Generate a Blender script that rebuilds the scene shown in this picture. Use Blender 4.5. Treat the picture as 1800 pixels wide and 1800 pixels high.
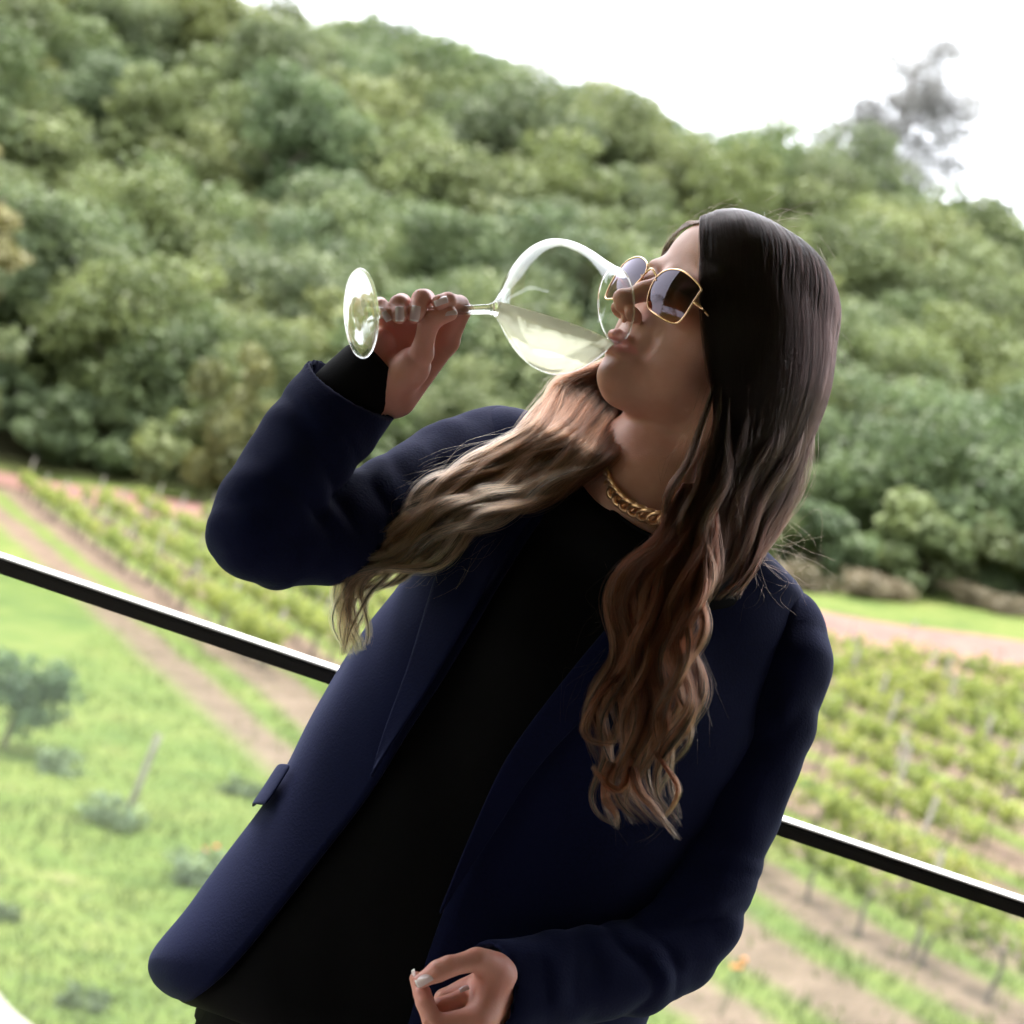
import bpy, bmesh, math, random
import numpy as np
from mathutils import Matrix, Vector

for o in list(bpy.data.objects):
    bpy.data.objects.remove(o, do_unlink=True)
random.seed(7)
RNG = np.random.default_rng(11)
SC = bpy.context.scene
COL = SC.collection

# ------------------------------------------------------------------ camera
EYE = 1.35                     # camera height over the terrace floor (m)
ROLL = math.radians(18.6)      # the photographer tilted the camera
D = 1.875                      # distance to the woman (m)
CR, SR = math.cos(ROLL), math.sin(ROLL)
cam_d = bpy.data.cameras.new('camera')
cam = bpy.data.objects.new('camera', cam_d)
COL.objects.link(cam)
cam.matrix_world = Matrix(((CR, -SR, 0, 0), (0, 0, -1, 0), (SR, CR, 0, EYE), (0, 0, 0, 1)))
cam_d.sensor_width = 24.0
cam_d.lens = 50.0
cam_d.clip_start = 0.05
cam_d.clip_end = 3000
cam_d.dof.use_dof = True
cam_d.dof.focus_distance = D - 0.07
cam_d.dof.aperture_fstop = 5.2
SC.camera = cam

# ------------------------------------------------------------------ world, sun, exposure
SUN_EL, SUN_AZ = math.radians(66), math.radians(-35)   # azimuth from +Y, negative to the left
w = bpy.data.worlds.new('World')
SC.world = w
w.use_nodes = True
nt = w.node_tree
nt.nodes.clear()
sky = nt.nodes.new('ShaderNodeTexSky')
sky.sky_type = 'NISHITA'
sky.sun_disc = False
sky.sun_elevation = SUN_EL
sky.sun_rotation = SUN_AZ
sky.air_density = 1.0
sky.dust_density = 4.0
sky.ozone_density = 1.0
mixn = nt.nodes.new('ShaderNodeMix')
mixn.data_type = 'RGBA'
mixn.inputs[0].default_value = 0.8
mixn.inputs[7].default_value = (11.5, 11.8, 12.4, 1)   # thin bright overcast over the whole sky
nt.links.new(sky.outputs[0], mixn.inputs[6])
bg = nt.nodes.new('ShaderNodeBackground')
bg.inputs[1].default_value = 0.1
nt.links.new(mixn.outputs[2], bg.inputs[0])
wo = nt.nodes.new('ShaderNodeOutputWorld')
nt.links.new(bg.outputs[0], wo.inputs[0])

sun_d = bpy.data.lights.new('sun', 'SUN')
sun_d.energy = 2.4
sun_d.angle = math.radians(14)
sun_d.color = (1.0, 0.955, 0.88)
sun = bpy.data.objects.new('sun', sun_d)
COL.objects.link(sun)
sdir = Vector((math.sin(SUN_AZ) * math.cos(SUN_EL), math.cos(SUN_AZ) * math.cos(SUN_EL), math.sin(SUN_EL)))
sun.rotation_euler = sdir.to_track_quat('Z', 'Y').to_euler()
sun.location = (0, 0, 30)

SC.view_settings.view_transform = 'Standard'
SC.view_settings.look = 'None'
SC.view_settings.exposure = 2.25
SC.view_settings.gamma = 1.0
SC.view_settings.use_curve_mapping = False
SC.render.engine = 'CYCLES'
SC.cycles.use_denoising = True
SC.cycles.use_adaptive_sampling = True
SC.cycles.adaptive_threshold = 0.02
SC.cycles.max_bounces = 9
SC.cycles.transmission_bounces = 8
SC.cycles.transparent_max_bounces = 12
SC.cycles.diffuse_bounces = 3
SC.cycles.glossy_bounces = 3
SC.cycles.caustics_reflective = False
SC.cycles.caustics_refractive = False
SC.cycles.sample_clamp_indirect = 6.0

# ------------------------------------------------------------------ coordinates
R_W = np.array((CR, 0, SR)); U_W = np.array((-SR, 0, CR)); B_W = np.array((0, -1.0, 0))
PX = 0.0005                    # metres per reference unit in the woman's plane


def P(px, py, z=0.0):
    """A point of the figure: measured right/down in half-millimetres in the woman's plane, z metres nearer the camera."""
    k = PX * (D - z) / D
    return np.array(((px - 900) * k, -(py - 900) * k, z))


def PA(a):
    a = np.asarray(a, float)
    k = PX * (D - a[..., 2]) / D
    return np.stack(((a[..., 0] - 900) * k, -(a[..., 1] - 900) * k, a[..., 2]), -1)


def W(p):
    """figure frame -> world"""
    p = np.asarray(p, float)
    return (p[..., 0:1] * R_W + p[..., 1:2] * U_W + (p[..., 2:3] - D) * B_W) + np.array((0, 0, EYE))


# ------------------------------------------------------------------ object helpers
def tag(o, label=None, cat=None, group=None, kind=None):
    if label: o['label'] = label
    if cat: o['category'] = cat
    if group: o['group'] = group
    if kind: o['kind'] = kind
    return o


def empty(name, loc, label=None, cat=None, group=None):
    o = bpy.data.objects.new(name, None)
    o.empty_display_size = 0.1
    o.location = loc
    COL.objects.link(o)
    return tag(o, label, cat, group)


def world_of(o):
    m = o.matrix_basis.copy()
    if o.parent is not None:
        m = world_of(o.parent) @ o.matrix_parent_inverse @ m
    return m


def mesh_obj(name, V, F, mat=None, parent=None, smooth=True, world=True):
    """V in world coordinates unless world=False (then local to its parent)."""
    me = bpy.data.meshes.new(name)
    V = np.asarray(V, float)
    me.from_pydata(V.tolist(), [], [list(f) for f in F])
    return link_mesh(name, me, mat, parent, smooth, world)


def link_mesh(name, me, mat=None, parent=None, smooth=True, world=True):
    if smooth:
        me.polygons.foreach_set('use_smooth', [True] * len(me.polygons))
    me.update()
    o = bpy.data.objects.new(name, me)
    COL.objects.link(o)
    if mat is not None:
        me.materials.append(mat)
    if parent is not None:
        o.parent = parent
        if world:
            o.matrix_parent_inverse = world_of(parent).inverted()
    return o


def solidify(o, th, offset=1.0, rim=True):
    m = o.modifiers.new('thickness', 'SOLIDIFY')
    m.thickness = th; m.offset = offset; m.use_rim = rim
    return o


def subsurf(o, n):
    m = o.modifiers.new('smooth', 'SUBSURF')
    m.levels = n; m.render_levels = n
    return o


def grid_faces(nu, nv, close_v=False):
    F = []
    for i in range(nu - 1):
        for j in range(nv if close_v else nv - 1):
            a = i * nv + j; b = i * nv + (j + 1) % nv
            F.append((a, b, b + nv, a + nv))
    return F


def spline(pts, n):
    """Catmull-Rom resample of control points to n points, uniform in index."""
    p = np.asarray(pts, float)
    m = len(p)
    t = np.linspace(0, m - 1, n)
    i = np.clip(np.floor(t).astype(int), 0, m - 2)
    f = (t - i)[:, None]
    p0 = p[np.clip(i - 1, 0, m - 1)]; p1 = p[i]; p2 = p[i + 1]; p3 = p[np.clip(i + 2, 0, m - 1)]
    return 0.5 * (2 * p1 + (p2 - p0) * f + (2 * p0 - 5 * p1 + 4 * p2 - p3) * f ** 2 + (3 * p1 - p0 - 3 * p2 + p3) * f ** 3)


def tube(path, r, seg=10, closed=False, flat=None):
    """tube mesh along a polyline; r scalar or per point; flat = (nx, ny) cross-section scale"""
    p = np.asarray(path, float); n = len(p)
    r = np.broadcast_to(np.asarray(r, float), (n,))
    if closed:
        t = np.roll(p, -1, 0) - np.roll(p, 1, 0)
    else:
        t = np.gradient(p, axis=0)
    t /= np.linalg.norm(t, axis=1)[:, None] + 1e-12
    a = np.array((0, 0, 1.0)) if abs(t[0][2]) < .9 else np.array((1.0, 0, 0))
    nn = a - t[0] * a.dot(t[0]); nn /= np.linalg.norm(nn)
    V = []
    fx, fy = flat or (1, 1)
    for i in range(n):
        nn = nn - t[i] * nn.dot(t[i]); nn /= np.linalg.norm(nn) + 1e-12
        b = np.cross(t[i], nn)
        for k in range(seg):
            an = 2 * math.pi * k / seg
            V.append(p[i] + r[i] * (fx * math.cos(an) * nn + fy * math.sin(an) * b))
    F = grid_faces(n, seg, True)
    if closed:
        F += [((n - 1) * seg + k, (n - 1) * seg + (k + 1) % seg, (k + 1) % seg, k) for k in range(seg)]
    else:
        F.append(tuple(range(seg))[::-1]); F.append(tuple(range((n - 1) * seg, n * seg)))
    return np.array(V), F


def merge(parts):
    V, F, o = [], [], 0
    for v, f in parts:
        V.append(np.asarray(v, float)); F += [tuple(i + o for i in q) for q in f]; o += len(v)
    return np.concatenate(V), F


def vnoise(p, scale=1.0, seed=0):
    """smooth value noise in [-1,1] for an (N,3) array"""
    p = np.asarray(p, float) * scale + seed * 17.31
    i = np.floor(p).astype(np.int64); f = p - i
    f = f * f * (3 - 2 * f)
    out = np.zeros(p.shape[:-1])
    for dx in (0, 1):
        for dy in (0, 1):
            for dz in (0, 1):
                h = ((i[..., 0] + dx) * 374761393 + (i[..., 1] + dy) * 668265263 + (i[..., 2] + dz) * 2147483647) & 0x7fffffff
                h = ((h ^ (h >> 13)) * 1274126177) & 0x7fffffff
                wgt = (f[..., 0] if dx else 1 - f[..., 0]) * (f[..., 1] if dy else 1 - f[..., 1]) * (f[..., 2] if dz else 1 - f[..., 2])
                out += wgt * ((h & 0xffff) / 32767.5 - 1)
    return out


# ------------------------------------------------------------------ material helpers
def new_mat(name):
    m = bpy.data.materials.new(name)
    m.use_nodes = True
    n = m.node_tree.nodes
    return m, n, m.node_tree.links, n['Principled BSDF']


def simple(name, col, rough=.6, metal=0., **kw):
    m, n, l, b = new_mat(name)
    b.inputs['Base Color'].default_value = (*col, 1)
    b.inputs['Roughness'].default_value = rough
    b.inputs['Metallic'].default_value = metal
    for k, v in kw.items():
        b.inputs[k.replace('_', ' ')].default_value = v
    return m


def add_bump(m, scale, strength, dist=.001, detail=4, coord='Object'):
    n = m.node_tree.nodes; l = m.node_tree.links
    tc = n.new('ShaderNodeTexCoord'); no = n.new('ShaderNodeTexNoise'); bu = n.new('ShaderNodeBump')
    no.inputs['Scale'].default_value = scale; no.inputs['Detail'].default_value = detail
    bu.inputs['Strength'].default_value = strength; bu.inputs['Distance'].default_value = dist
    l.new(tc.outputs[coord], no.inputs['Vector']); l.new(no.outputs['Fac'], bu.inputs['Height'])
    l.new(bu.outputs['Normal'], n['Principled BSDF'].inputs['Normal'])
    return m


def noise_color(m, c1, c2, scale, detail=5, coord='Object', lo=.35, hi=.65):
    n = m.node_tree.nodes; l = m.node_tree.links
    tc = n.new('ShaderNodeTexCoord'); no = n.new('ShaderNodeTexNoise'); cr = n.new('ShaderNodeValToRGB')
    no.inputs['Scale'].default_value = scale; no.inputs['Detail'].default_value = detail
    cr.color_ramp.elements[0].position = lo; cr.color_ramp.elements[1].position = hi
    cr.color_ramp.elements[0].color = (*c1, 1); cr.color_ramp.elements[1].color = (*c2, 1)
    l.new(tc.outputs[coord], no.inputs['Vector']); l.new(no.outputs['Fac'], cr.inputs['Fac'])
    l.new(cr.outputs['Color'], n['Principled BSDF'].inputs['Base Color'])
    return m


def two_sided_fresnel(n, l, ior):
    """reflectance of a thin wall, the same from either side"""
    g = n.new('ShaderNodeNewGeometry'); mx = n.new('ShaderNodeMix'); mx.data_type = 'FLOAT'
    mx.inputs[2].default_value = ior; mx.inputs[3].default_value = 1 / ior
    l.new(g.outputs['Backfacing'], mx.inputs[0])
    f = n.new('ShaderNodeFresnel'); l.new(mx.outputs[0], f.inputs['IOR'])
    return f


# ------------------------------------------------------------------ signed distance modelling
class Field:
    """Distance field on a grid; add smooth-blended rounded shapes, then polygonise with surface nets."""
    def __init__(self, lo, hi, h):
        self.lo = np.array(lo, float); self.h = h
        self.n = np.ceil((np.array(hi, float) - self.lo) / h).astype(int) + 1
        self.ax = [self.lo[i] + h * np.arange(self.n[i]) for i in range(3)]
        self.F = np.full(self.n, 9.0, np.float32)

    def _box(self, lo, hi):
        s = []
        for i in range(3):
            a = int(np.clip(math.floor((lo[i] - self.lo[i]) / self.h), 0, self.n[i]))
            b = int(np.clip(math.ceil((hi[i] - self.lo[i]) / self.h) + 1, 0, self.n[i]))
            s.append(slice(a, b))
        return tuple(s)

    def _grid(self, s):
        return (self.ax[0][s[0]][:, None, None].astype(np.float32), self.ax[1][s[1]][None, :, None].astype(np.float32), self.ax[2][s[2]][None, None, :].astype(np.float32))

    def _apply(self, s, d, k, op):
        f = self.F[s]
        if op == 'sub':
            d = -d
            if k > 0:
                hh = np.clip(.5 - .5 * (d - f) / k, 0, 1)
                self.F[s] = f * hh + d * (1 - hh) + k * hh * (1 - hh)
            else:
                self.F[s] = np.maximum(f, d)
            return
        if k > 0:
            hh = np.clip(.5 + .5 * (f - d) / k, 0, 1)
            self.F[s] = f * (1 - hh) + d * hh - k * hh * (1 - hh)
        else:
            self.F[s] = np.minimum(f, d)

    def ell(self, c, r, k=0., op='add', axes=None):
        c = np.array(c, float); r = np.broadcast_to(np.array(r, float), (3,))
        R = r.max() + 2.5 * k + 3 * self.h
        s = self._box(c - R, c + R); X, Y, Z = self._grid(s)
        X, Y, Z = X - c[0], Y - c[1], Z - c[2]
        if axes is not None:
            A = np.asarray(axes, np.float32)
            X, Y, Z = (A[0, 0] * X + A[0, 1] * Y + A[0, 2] * Z, A[1, 0] * X + A[1, 1] * Y + A[1, 2] * Z, A[2, 0] * X + A[2, 1] * Y + A[2, 2] * Z)
        k0 = np.sqrt((X / r[0]) ** 2 + (Y / r[1]) ** 2 + (Z / r[2]) ** 2)
        k1 = np.sqrt((X / r[0] ** 2) ** 2 + (Y / r[1] ** 2) ** 2 + (Z / r[2] ** 2) ** 2) + 1e-6
        self._apply(s, k0 * (k0 - 1) / k1, k, op)

    def cap(self, a, b, ra, rb, k=0., op='add', squash=None):
        a = np.array(a, float); b = np.array(b, float)
        R = max(ra, rb) * 1.6 + 2.5 * k + 3 * self.h
        s = self._box(np.minimum(a, b) - R, np.maximum(a, b) + R); X, Y, Z = self._grid(s)
        d = b - a
        t = np.clip(((X - a[0]) * d[0] + (Y - a[1]) * d[1] + (Z - a[2]) * d[2]) / (d.dot(d) + 1e-12), 0, 1)
        ex, ey, ez = X - a[0] - t * d[0], Y - a[1] - t * d[1], Z - a[2] - t * d[2]
        if squash is not None:                     # (axis, factor): flatten the cross-section along an axis
            ax_, q = squash
            w_ = ex * ax_[0] + ey * ax_[1] + ez * ax_[2]
            dd = np.sqrt(np.maximum(ex * ex + ey * ey + ez * ez - w_ * w_, 0) + (w_ * q) ** 2)
        else:
            dd = np.sqrt(ex * ex + ey * ey + ez * ez)
        self._apply(s, dd - (ra + t * (rb - ra)), k, op)

    def half(self, pt, nrm, reach=.075):
        """cut away the side the normal points to, within reach of the cut"""
        s = tuple(slice(0, m) for m in self.n); X, Y, Z = self._grid(s)
        nrm = np.array(nrm, float); nrm /= np.linalg.norm(nrm)
        c = np.array(pt) + nrm * reach * .6
        pl = ((X - pt[0]) * nrm[0] + (Y - pt[1]) * nrm[1] + (Z - pt[2]) * nrm[2]).astype(np.float32)
        ball = np.sqrt((X - c[0]) ** 2 + (Y - c[1]) ** 2 + (Z - c[2]) ** 2).astype(np.float32) - np.float32(reach)
        self.F = np.maximum(self.F, np.minimum(pl, -ball))

    def warp(self, fn, band=.012):
        """add a displacement near the surface; fn takes (N,3) points"""
        m = np.abs(self.F) < band
        ii = np.argwhere(m)
        p = self.lo + ii * self.h
        self.F[m] += fn(p).astype(np.float32)

    def mesh(self):
        F = self.F; h = self.h
        ins = F < 0
        c = [ins[dx:F.shape[0] - 1 + dx, dy:F.shape[1] - 1 + dy, dz:F.shape[2] - 1 + dz] for dx in (0, 1) for dy in (0, 1) for dz in (0, 1)]
        cnt = sum(x.astype(np.int8) for x in c)
        act = (cnt > 0) & (cnt < 8)
        cells = np.argwhere(act)
        idx = np.full(act.shape, -1, np.int64); idx[act] = np.arange(len(cells))
        val = np.stack([F[cells[:, 0] + dx, cells[:, 1] + dy, cells[:, 2] + dz] for dx in (0, 1) for dy in (0, 1) for dz in (0, 1)], 1)
        cor = np.array([(dx, dy, dz) for dx in (0, 1) for dy in (0, 1) for dz in (0, 1)], float)
        acc = np.zeros((len(cells), 3)); nn = np.zeros(len(cells))
        for a in range(8):
            for b in range(a + 1, 8):
                if np.abs(cor[a] - cor[b]).sum() != 1: continue
                va, vb = val[:, a], val[:, b]
                m = (va < 0) != (vb < 0)
                t = np.where(m, va / np.where(m, va - vb, 1), 0)
                acc += np.where(m[:, None], cor[a] + t[:, None] * (cor[b] - cor[a]), 0); nn += m
        V = self.lo + h * (cells + acc / nn[:, None])
        quads = []
        for ax in range(3):
            o1, o2 = (ax + 1) % 3, (ax + 2) % 3
            sl0 = [slice(None)] * 3; sl1 = [slice(None)] * 3
            sl0[ax] = slice(0, -1); sl1[ax] = slice(1, None)
            ch = ins[tuple(sl0)] != ins[tuple(sl1)]
            e = np.argwhere(ch)
            ok = (e[:, o1] > 0) & (e[:, o2] > 0) & (e[:, o1] < F.shape[o1] - 1) & (e[:, o2] < F.shape[o2] - 1)
            e = e[ok]
            d1 = np.zeros(3, int); d1[o1] = 1; d2 = np.zeros(3, int); d2[o2] = 1
            q = np.stack([idx[tuple((e - d1 - d2).T)], idx[tuple((e - d2).T)], idx[tuple(e.T)], idx[tuple((e - d1).T)]], 1)
            flip = ~ins[tuple(e.T)]
            q[flip] = q[flip][:, ::-1]
            quads.append(q)
        return V, np.concatenate(quads)


def field_mesh(V, Q):
    me = bpy.data.meshes.new('surface')
    me.vertices.add(len(V)); me.vertices.foreach_set('co', np.asarray(V, np.float32).ravel())
    me.loops.add(len(Q) * 4); me.loops.foreach_set('vertex_index', np.asarray(Q, np.int32).ravel())
    me.polygons.add(len(Q)); me.polygons.foreach_set('loop_start', np.arange(0, len(Q) * 4, 4, dtype=np.int32))
    me.polygons.foreach_set('loop_total', np.full(len(Q), 4, np.int32))
    me.update(calc_edges=True)
    me.validate()
    return me


def relax(V, Q, n=2, lam=.5):
    """Laplacian smoothing to remove the grid's stair steps"""
    e = np.concatenate([Q[:, [0, 1]], Q[:, [1, 2]], Q[:, [2, 3]], Q[:, [3, 0]]])
    for it in range(n):
        for f in (lam, -lam * .96):
            s = np.zeros_like(V); c = np.zeros(len(V))
            for k in range(3):
                s[:, k] = np.bincount(e[:, 0], V[e[:, 1], k], len(V)) + np.bincount(e[:, 1], V[e[:, 0], k], len(V))
            c = np.bincount(e[:, 0], None, len(V)) + np.bincount(e[:, 1], None, len(V))
            V = V + f * (s / np.maximum(c, 1)[:, None] - V)
    return V
# ================================================================== the lie of the land
def ground_z(x, y):
    """world height of the ground; vectorised"""
    x = np.asarray(x, float); y = np.asarray(y, float)
    xc = np.clip(x, -60, 60)
    plane = -6.4 + .2 * xc + .06 * y
    t = np.clip((y - 90) / 85, 0, 1)
    r = t * t * (3 - 2 * t) * .55 + t * .45
    ridge = 27.2 - .05 * xc + 1.8 * np.sin(xc * .045 + .6)
    z = plane * (1 - r) + ridge * r
    z = z - np.clip(y - 186, 0, 200) * .35
    near = np.clip((14 - y) / 8, 0, 1)                  # level ground under and around the terrace
    z = z * (1 - near) + (-6.0) * near
    # a wooded shoulder closing the valley on the left
    side = np.clip((-x - 48 - .0 * y) / 40, 0, 1)
    z = z + side * side * 16
    bump = .10 * np.sin(x * .9 + 1.3 * np.sin(y * .35)) * np.sin(y * .55 + .4) * np.clip((y - 14) / 10, 0, 1)
    return z + bump * .6 + EYE


GRASS = ((.085, .155, .028), (.165, .225, .055))
ROWSLOPE = .38
ROW0, ROWSTEP = 16.0, 1.85


def ground_material():
    m, n, l, b = new_mat('ground')
    b.inputs['Roughness'].default_value = .95
    b.inputs['Specular IOR Level'].default_value = .1
    geo = n.new('ShaderNodeNewGeometry')
    sep = n.new('ShaderNodeSeparateXYZ'); l.new(geo.outputs['Position'], sep.inputs[0])

    def M(op, a, b_=None, c=None, clamp=False):
        q = n.new('ShaderNodeMath'); q.operation = op; q.use_clamp = clamp
        for i, v in enumerate((a, b_, c)):
            if v is None: continue
            if isinstance(v, (int, float)): q.inputs[i].default_value = v
            else: l.new(v, q.inputs[i])
        return q.outputs[0]

    def NZ(scale, detail=5):
        q = n.new('ShaderNodeTexNoise'); q.inputs['Scale'].default_value = scale; q.inputs['Detail'].default_value = detail
        l.new(geo.outputs['Position'], q.inputs['Vector']); return q.outputs['Fac']

    def RAMP(fac, stops):
        q = n.new('ShaderNodeValToRGB'); e = q.color_ramp.elements
        while len(e) < len(stops): e.new(.5)
        for i, (p, c) in enumerate(stops):
            e[i].position = p; e[i].color = (*c, 1)
        l.new(fac, q.inputs['Fac']); return q.outputs['Color']

    def MIX(f, a, c):
        q = n.new('ShaderNodeMix'); q.data_type = 'RGBA'
        l.new(f, q.inputs[0]); l.new(a, q.inputs[6]); l.new(c, q.inputs[7]); return q.outputs[2]
    big, mid, fine = NZ(.35), NZ(1.6), NZ(9)
    grass = RAMP(M('ADD', M('MULTIPLY', big, .5), M('MULTIPLY', mid, .5)), [(.30, (.042, .068, .018)), (.45, (.074, .104, .023)), (.6, (.104, .124, .032)), (.72, (.150, .138, .060))])
    soil = RAMP(M('ADD', M('MULTIPLY', fine, .5), M('MULTIPLY', mid, .5)), [(.3, (.060, .040, .030)), (.5, (.112, .075, .058)), (.7, (.18, .124, .098))])
    wv = M('ADD', sep.outputs[0], M('MULTIPLY', sep.outputs[1], ROWSLOPE))
    ph = M('PINGPONG', M('SUBTRACT', wv, ROW0), ROWSTEP / 2)                    # 0 on a row .. step/2 between rows
    ph = M('ADD', ph, M('MULTIPLY', M('SUBTRACT', mid, .5), .55))
    bed = M('SUBTRACT', 1.0, M('MULTIPLY_ADD', ph, 2.8, -1.15, True))
    infield = M('MULTIPLY', M('MULTIPLY_ADD', wv, 1.6, -15.6, True), M('MULTIPLY_ADD', sep.outputs[1], .5, -9, True))
    far_end = M('MULTIPLY_ADD', M('ADD', sep.outputs[1], M('MULTIPLY', sep.outputs[0], .75)), -.5, 34.0, True)
    f = M('MULTIPLY', M('MULTIPLY', bed, infield), far_end)
    col = MIX(M('MULTIPLY', f, .92), grass, soil)
    # leaf litter under the wood
    lit = RAMP(fine, [(.3, (.045, .040, .022)), (.7, (.085, .085, .040))])
    woods = M('MULTIPLY_ADD', sep.outputs[1], .25, -22.2, True)
    col = MIX(woods, col, lit)
    l.new(col, b.inputs['Base Color'])
    bu = n.new('ShaderNodeBump'); bu.inputs['Strength'].default_value = .6; bu.inputs['Distance'].default_value = .12
    l.new(M('ADD', fine, mid), bu.inputs['Height']); l.new(bu.outputs['Normal'], b.inputs['Normal'])
    return m


xs = np.unique(np.concatenate([np.linspace(-600, -120, 13), np.linspace(-120, -30, 31), np.linspace(-30, 30, 121), np.linspace(30, 120, 31), np.linspace(120, 600, 13)]))
ys = np.unique(np.concatenate([np.linspace(-200, 0, 12), np.linspace(0, 100, 201), np.linspace(100, 190, 61), np.linspace(190, 900, 20)]))
XX, YY = np.meshgrid(xs, ys, indexing='ij')
VV_ = np.stack([XX, YY, ground_z(XX, YY)], -1).reshape(-1, 3)
ground = mesh_obj('ground', VV_, grid_faces(len(xs), len(ys)), ground_material())
for p_ in ground.data.polygons: pass
ground.data.flip_normals()
tag(ground, 'grassy slope with bare soil vine beds', kind='structure')

# dirt road along the far end of the vineyard
road_m = noise_color(simple('terracotta_earth', (.3, .16, .11), .95), (.105, .042, .030), (.165, .076, .056), 1.2)
rx = np.linspace(-40, 32, 121)
rows = []
for k in range(7):
    f = k / 6
    near_e = 67.0 - .75 * rx + .4 * np.sin(rx * .5); far_e = np.maximum(near_e + 5, 78.5 - .5 * rx + .5 * np.sin(rx * .37))
    yy = near_e * (1 - f) + far_e * f
    rows.append(np.stack([rx, yy, ground_z(rx, yy) + .035 + .02 * math.sin(f * 3.14)], -1))
A = np.array(rows)
road = mesh_obj('dirt_road', A.reshape(-1, 3), [q[::-1] for q in grid_faces(7, 121)], road_m)
tag(road, 'terracotta dirt road below the wooded hill', kind='structure')

# pale garden path in the near left corner
path_m = noise_color(simple('pale_paving', (.7, .68, .62), .7), (.17, .15, .115), (.28, .26, .22), 2.2)
cl = np.array([(-7.4, 29.2), (-5.5, 24.7), (-4.25, 21.8), (-3.3, 20.2), (-2.55, 19.0), (-1.0, 17.4), (.4, 15.6)])
cl = spline(cl, 60)
tg = np.gradient(cl, axis=0); tg /= np.linalg.norm(tg, axis=1)[:, None]
nr = np.stack((tg[:, 1], -tg[:, 0]), 1)
rows = []
for o_ in np.linspace(0, 2.6, 7):
    q = cl + nr * o_
    rows.append(np.stack([q[:, 0], q[:, 1], ground_z(q[:, 0], q[:, 1]) + .03], -1))
A = np.array(rows)
gpath = mesh_obj('garden_path', A.reshape(-1, 3), [q for q in grid_faces(7, 60)], path_m)
tag(gpath, 'pale paved garden path at the lower left', kind='structure')

# ================================================================== the terrace
deck_m = noise_color(simple('terrace_paving', (.5, .46, .4), .6), (.24, .21, .18), (.32, .29, .25), 3)
RAIL_Y, RAIL_Z = 2.22, 1.136


def box(name, lo, hi, mat, parent=None, bevel=0.0):
    bm = bmesh.new(); bmesh.ops.create_cube(bm, size=1)
    for v in bm.verts:
        v.co = Vector([(lo[i] + hi[i]) / 2 + v.co[i] * (hi[i] - lo[i]) for i in range(3)])
    if bevel: bmesh.ops.bevel(bm, geom=bm.edges[:], offset=bevel, segments=2, affect='EDGES')
    me = bpy.data.meshes.new(name); bm.to_mesh(me); bm.free()
    return link_mesh(name, me, mat, parent, False)


floor = tag(box('terrace_floor', (-6, -5, -.3), (6, 2.42, 0), deck_m), 'covered terrace floor', kind='structure')
wall_m = noise_color(simple('warm_plaster', (.6, .52, .45), .9), (.24, .20, .17), (.30, .26, .22), 2)
bwall = tag(box('terrace_wall', (-6, -5.3, 0), (6, -5, 2.75), wall_m), 'back wall of the covered terrace', kind='structure')
roof = tag(box('terrace_roof', (-6, -5.3, 2.75), (6, 2.4, 2.95), noise_color(simple('timber_ceiling', (.4, .3, .22), .8), (.20, .15, .11), (.28, .21, .15), 2)), 'timber roof over the terrace', kind='structure')

rwall = tag(box('terrace_side_wall', (3.2, -5, 0), (3.45, 1.6, 2.75), wall_m), 'side wall of the covered terrace', kind='structure')
railing = empty('railing', (0, RAIL_Y, 0), 'slim black metal handrail with clear glass panels behind the person', 'railing')
black_metal = add_bump(simple('black_powder_coat', (.012, .012, .013), .28, Coat_Weight=.5, Coat_Roughness=.15), 300, .15, .0004)
box('handrail', (-4.5, RAIL_Y - .026, RAIL_Z - .0145), (4.5, RAIL_Y + .026, RAIL_Z), black_metal, railing, .0025)
rail_highlight_m = noise_color(simple('painted_rail_highlight', (.7, .7, .69), .4), (.46, .46, .45), (.74, .74, .73), 6)
box('rail_highlight', (-4.5, RAIL_Y - .0255, RAIL_Z + .0005), (4.5, RAIL_Y + .0255, RAIL_Z + .0025), rail_highlight_m, railing, .001)  # pale strip painting the white sky highlight on to the black rail's top
pane_m, n_, l_, b_ = new_mat('balustrade_glass')
tr = n_.new('ShaderNodeBsdfTransparent'); tr.inputs['Color'].default_value = (.955, .985, .972, 1)
gl = n_.new('ShaderNodeBsdfGlossy'); gl.inputs['Roughness'].default_value = .0
df = n_.new('ShaderNodeBsdfDiffuse'); df.inputs['Color'].default_value = (.8, .8, .8, 1)
fr = two_sided_fresnel(n_, l_, 1.5)
tl = n_.new('ShaderNodeBsdfTranslucent'); tl.inputs['Color'].default_value = (.85, .87, .88, 1)
m1 = n_.new('ShaderNodeMixShader'); m1.inputs[0].default_value = .013
m2 = n_.new('ShaderNodeMixShader')
l_.new(tr.outputs[0], m1.inputs[1]); l_.new(tl.outputs[0], m1.inputs[2])
l_.new(fr.outputs[0], m2.inputs[0]); l_.new(m1.outputs[0], m2.inputs[1]); l_.new(gl.outputs[0], m2.inputs[2])
l_.new(m2.outputs[0], n_['Material Output'].inputs[0])
for x0, x1 in ((-4.5, -2.21), (-2.19, .07), (.09, 2.29), (2.31, 4.5)):
    box('glass_panel', (x0, RAIL_Y - .005, .06), (x1, RAIL_Y + .005, RAIL_Z - .016), pane_m, railing)
for x in (-4.4, -2.2, .08, 2.3, 4.4):
    box('post', (x - .02, RAIL_Y - .03, 0), (x + .02, RAIL_Y - .008, RAIL_Z - .016), black_metal, railing, .002) if abs(x - .08) < .01 else None
box('base_channel', (-4.5, RAIL_Y - .03, 0.001), (4.5, RAIL_Y + .03, .058), black_metal, railing, .003)
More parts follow.
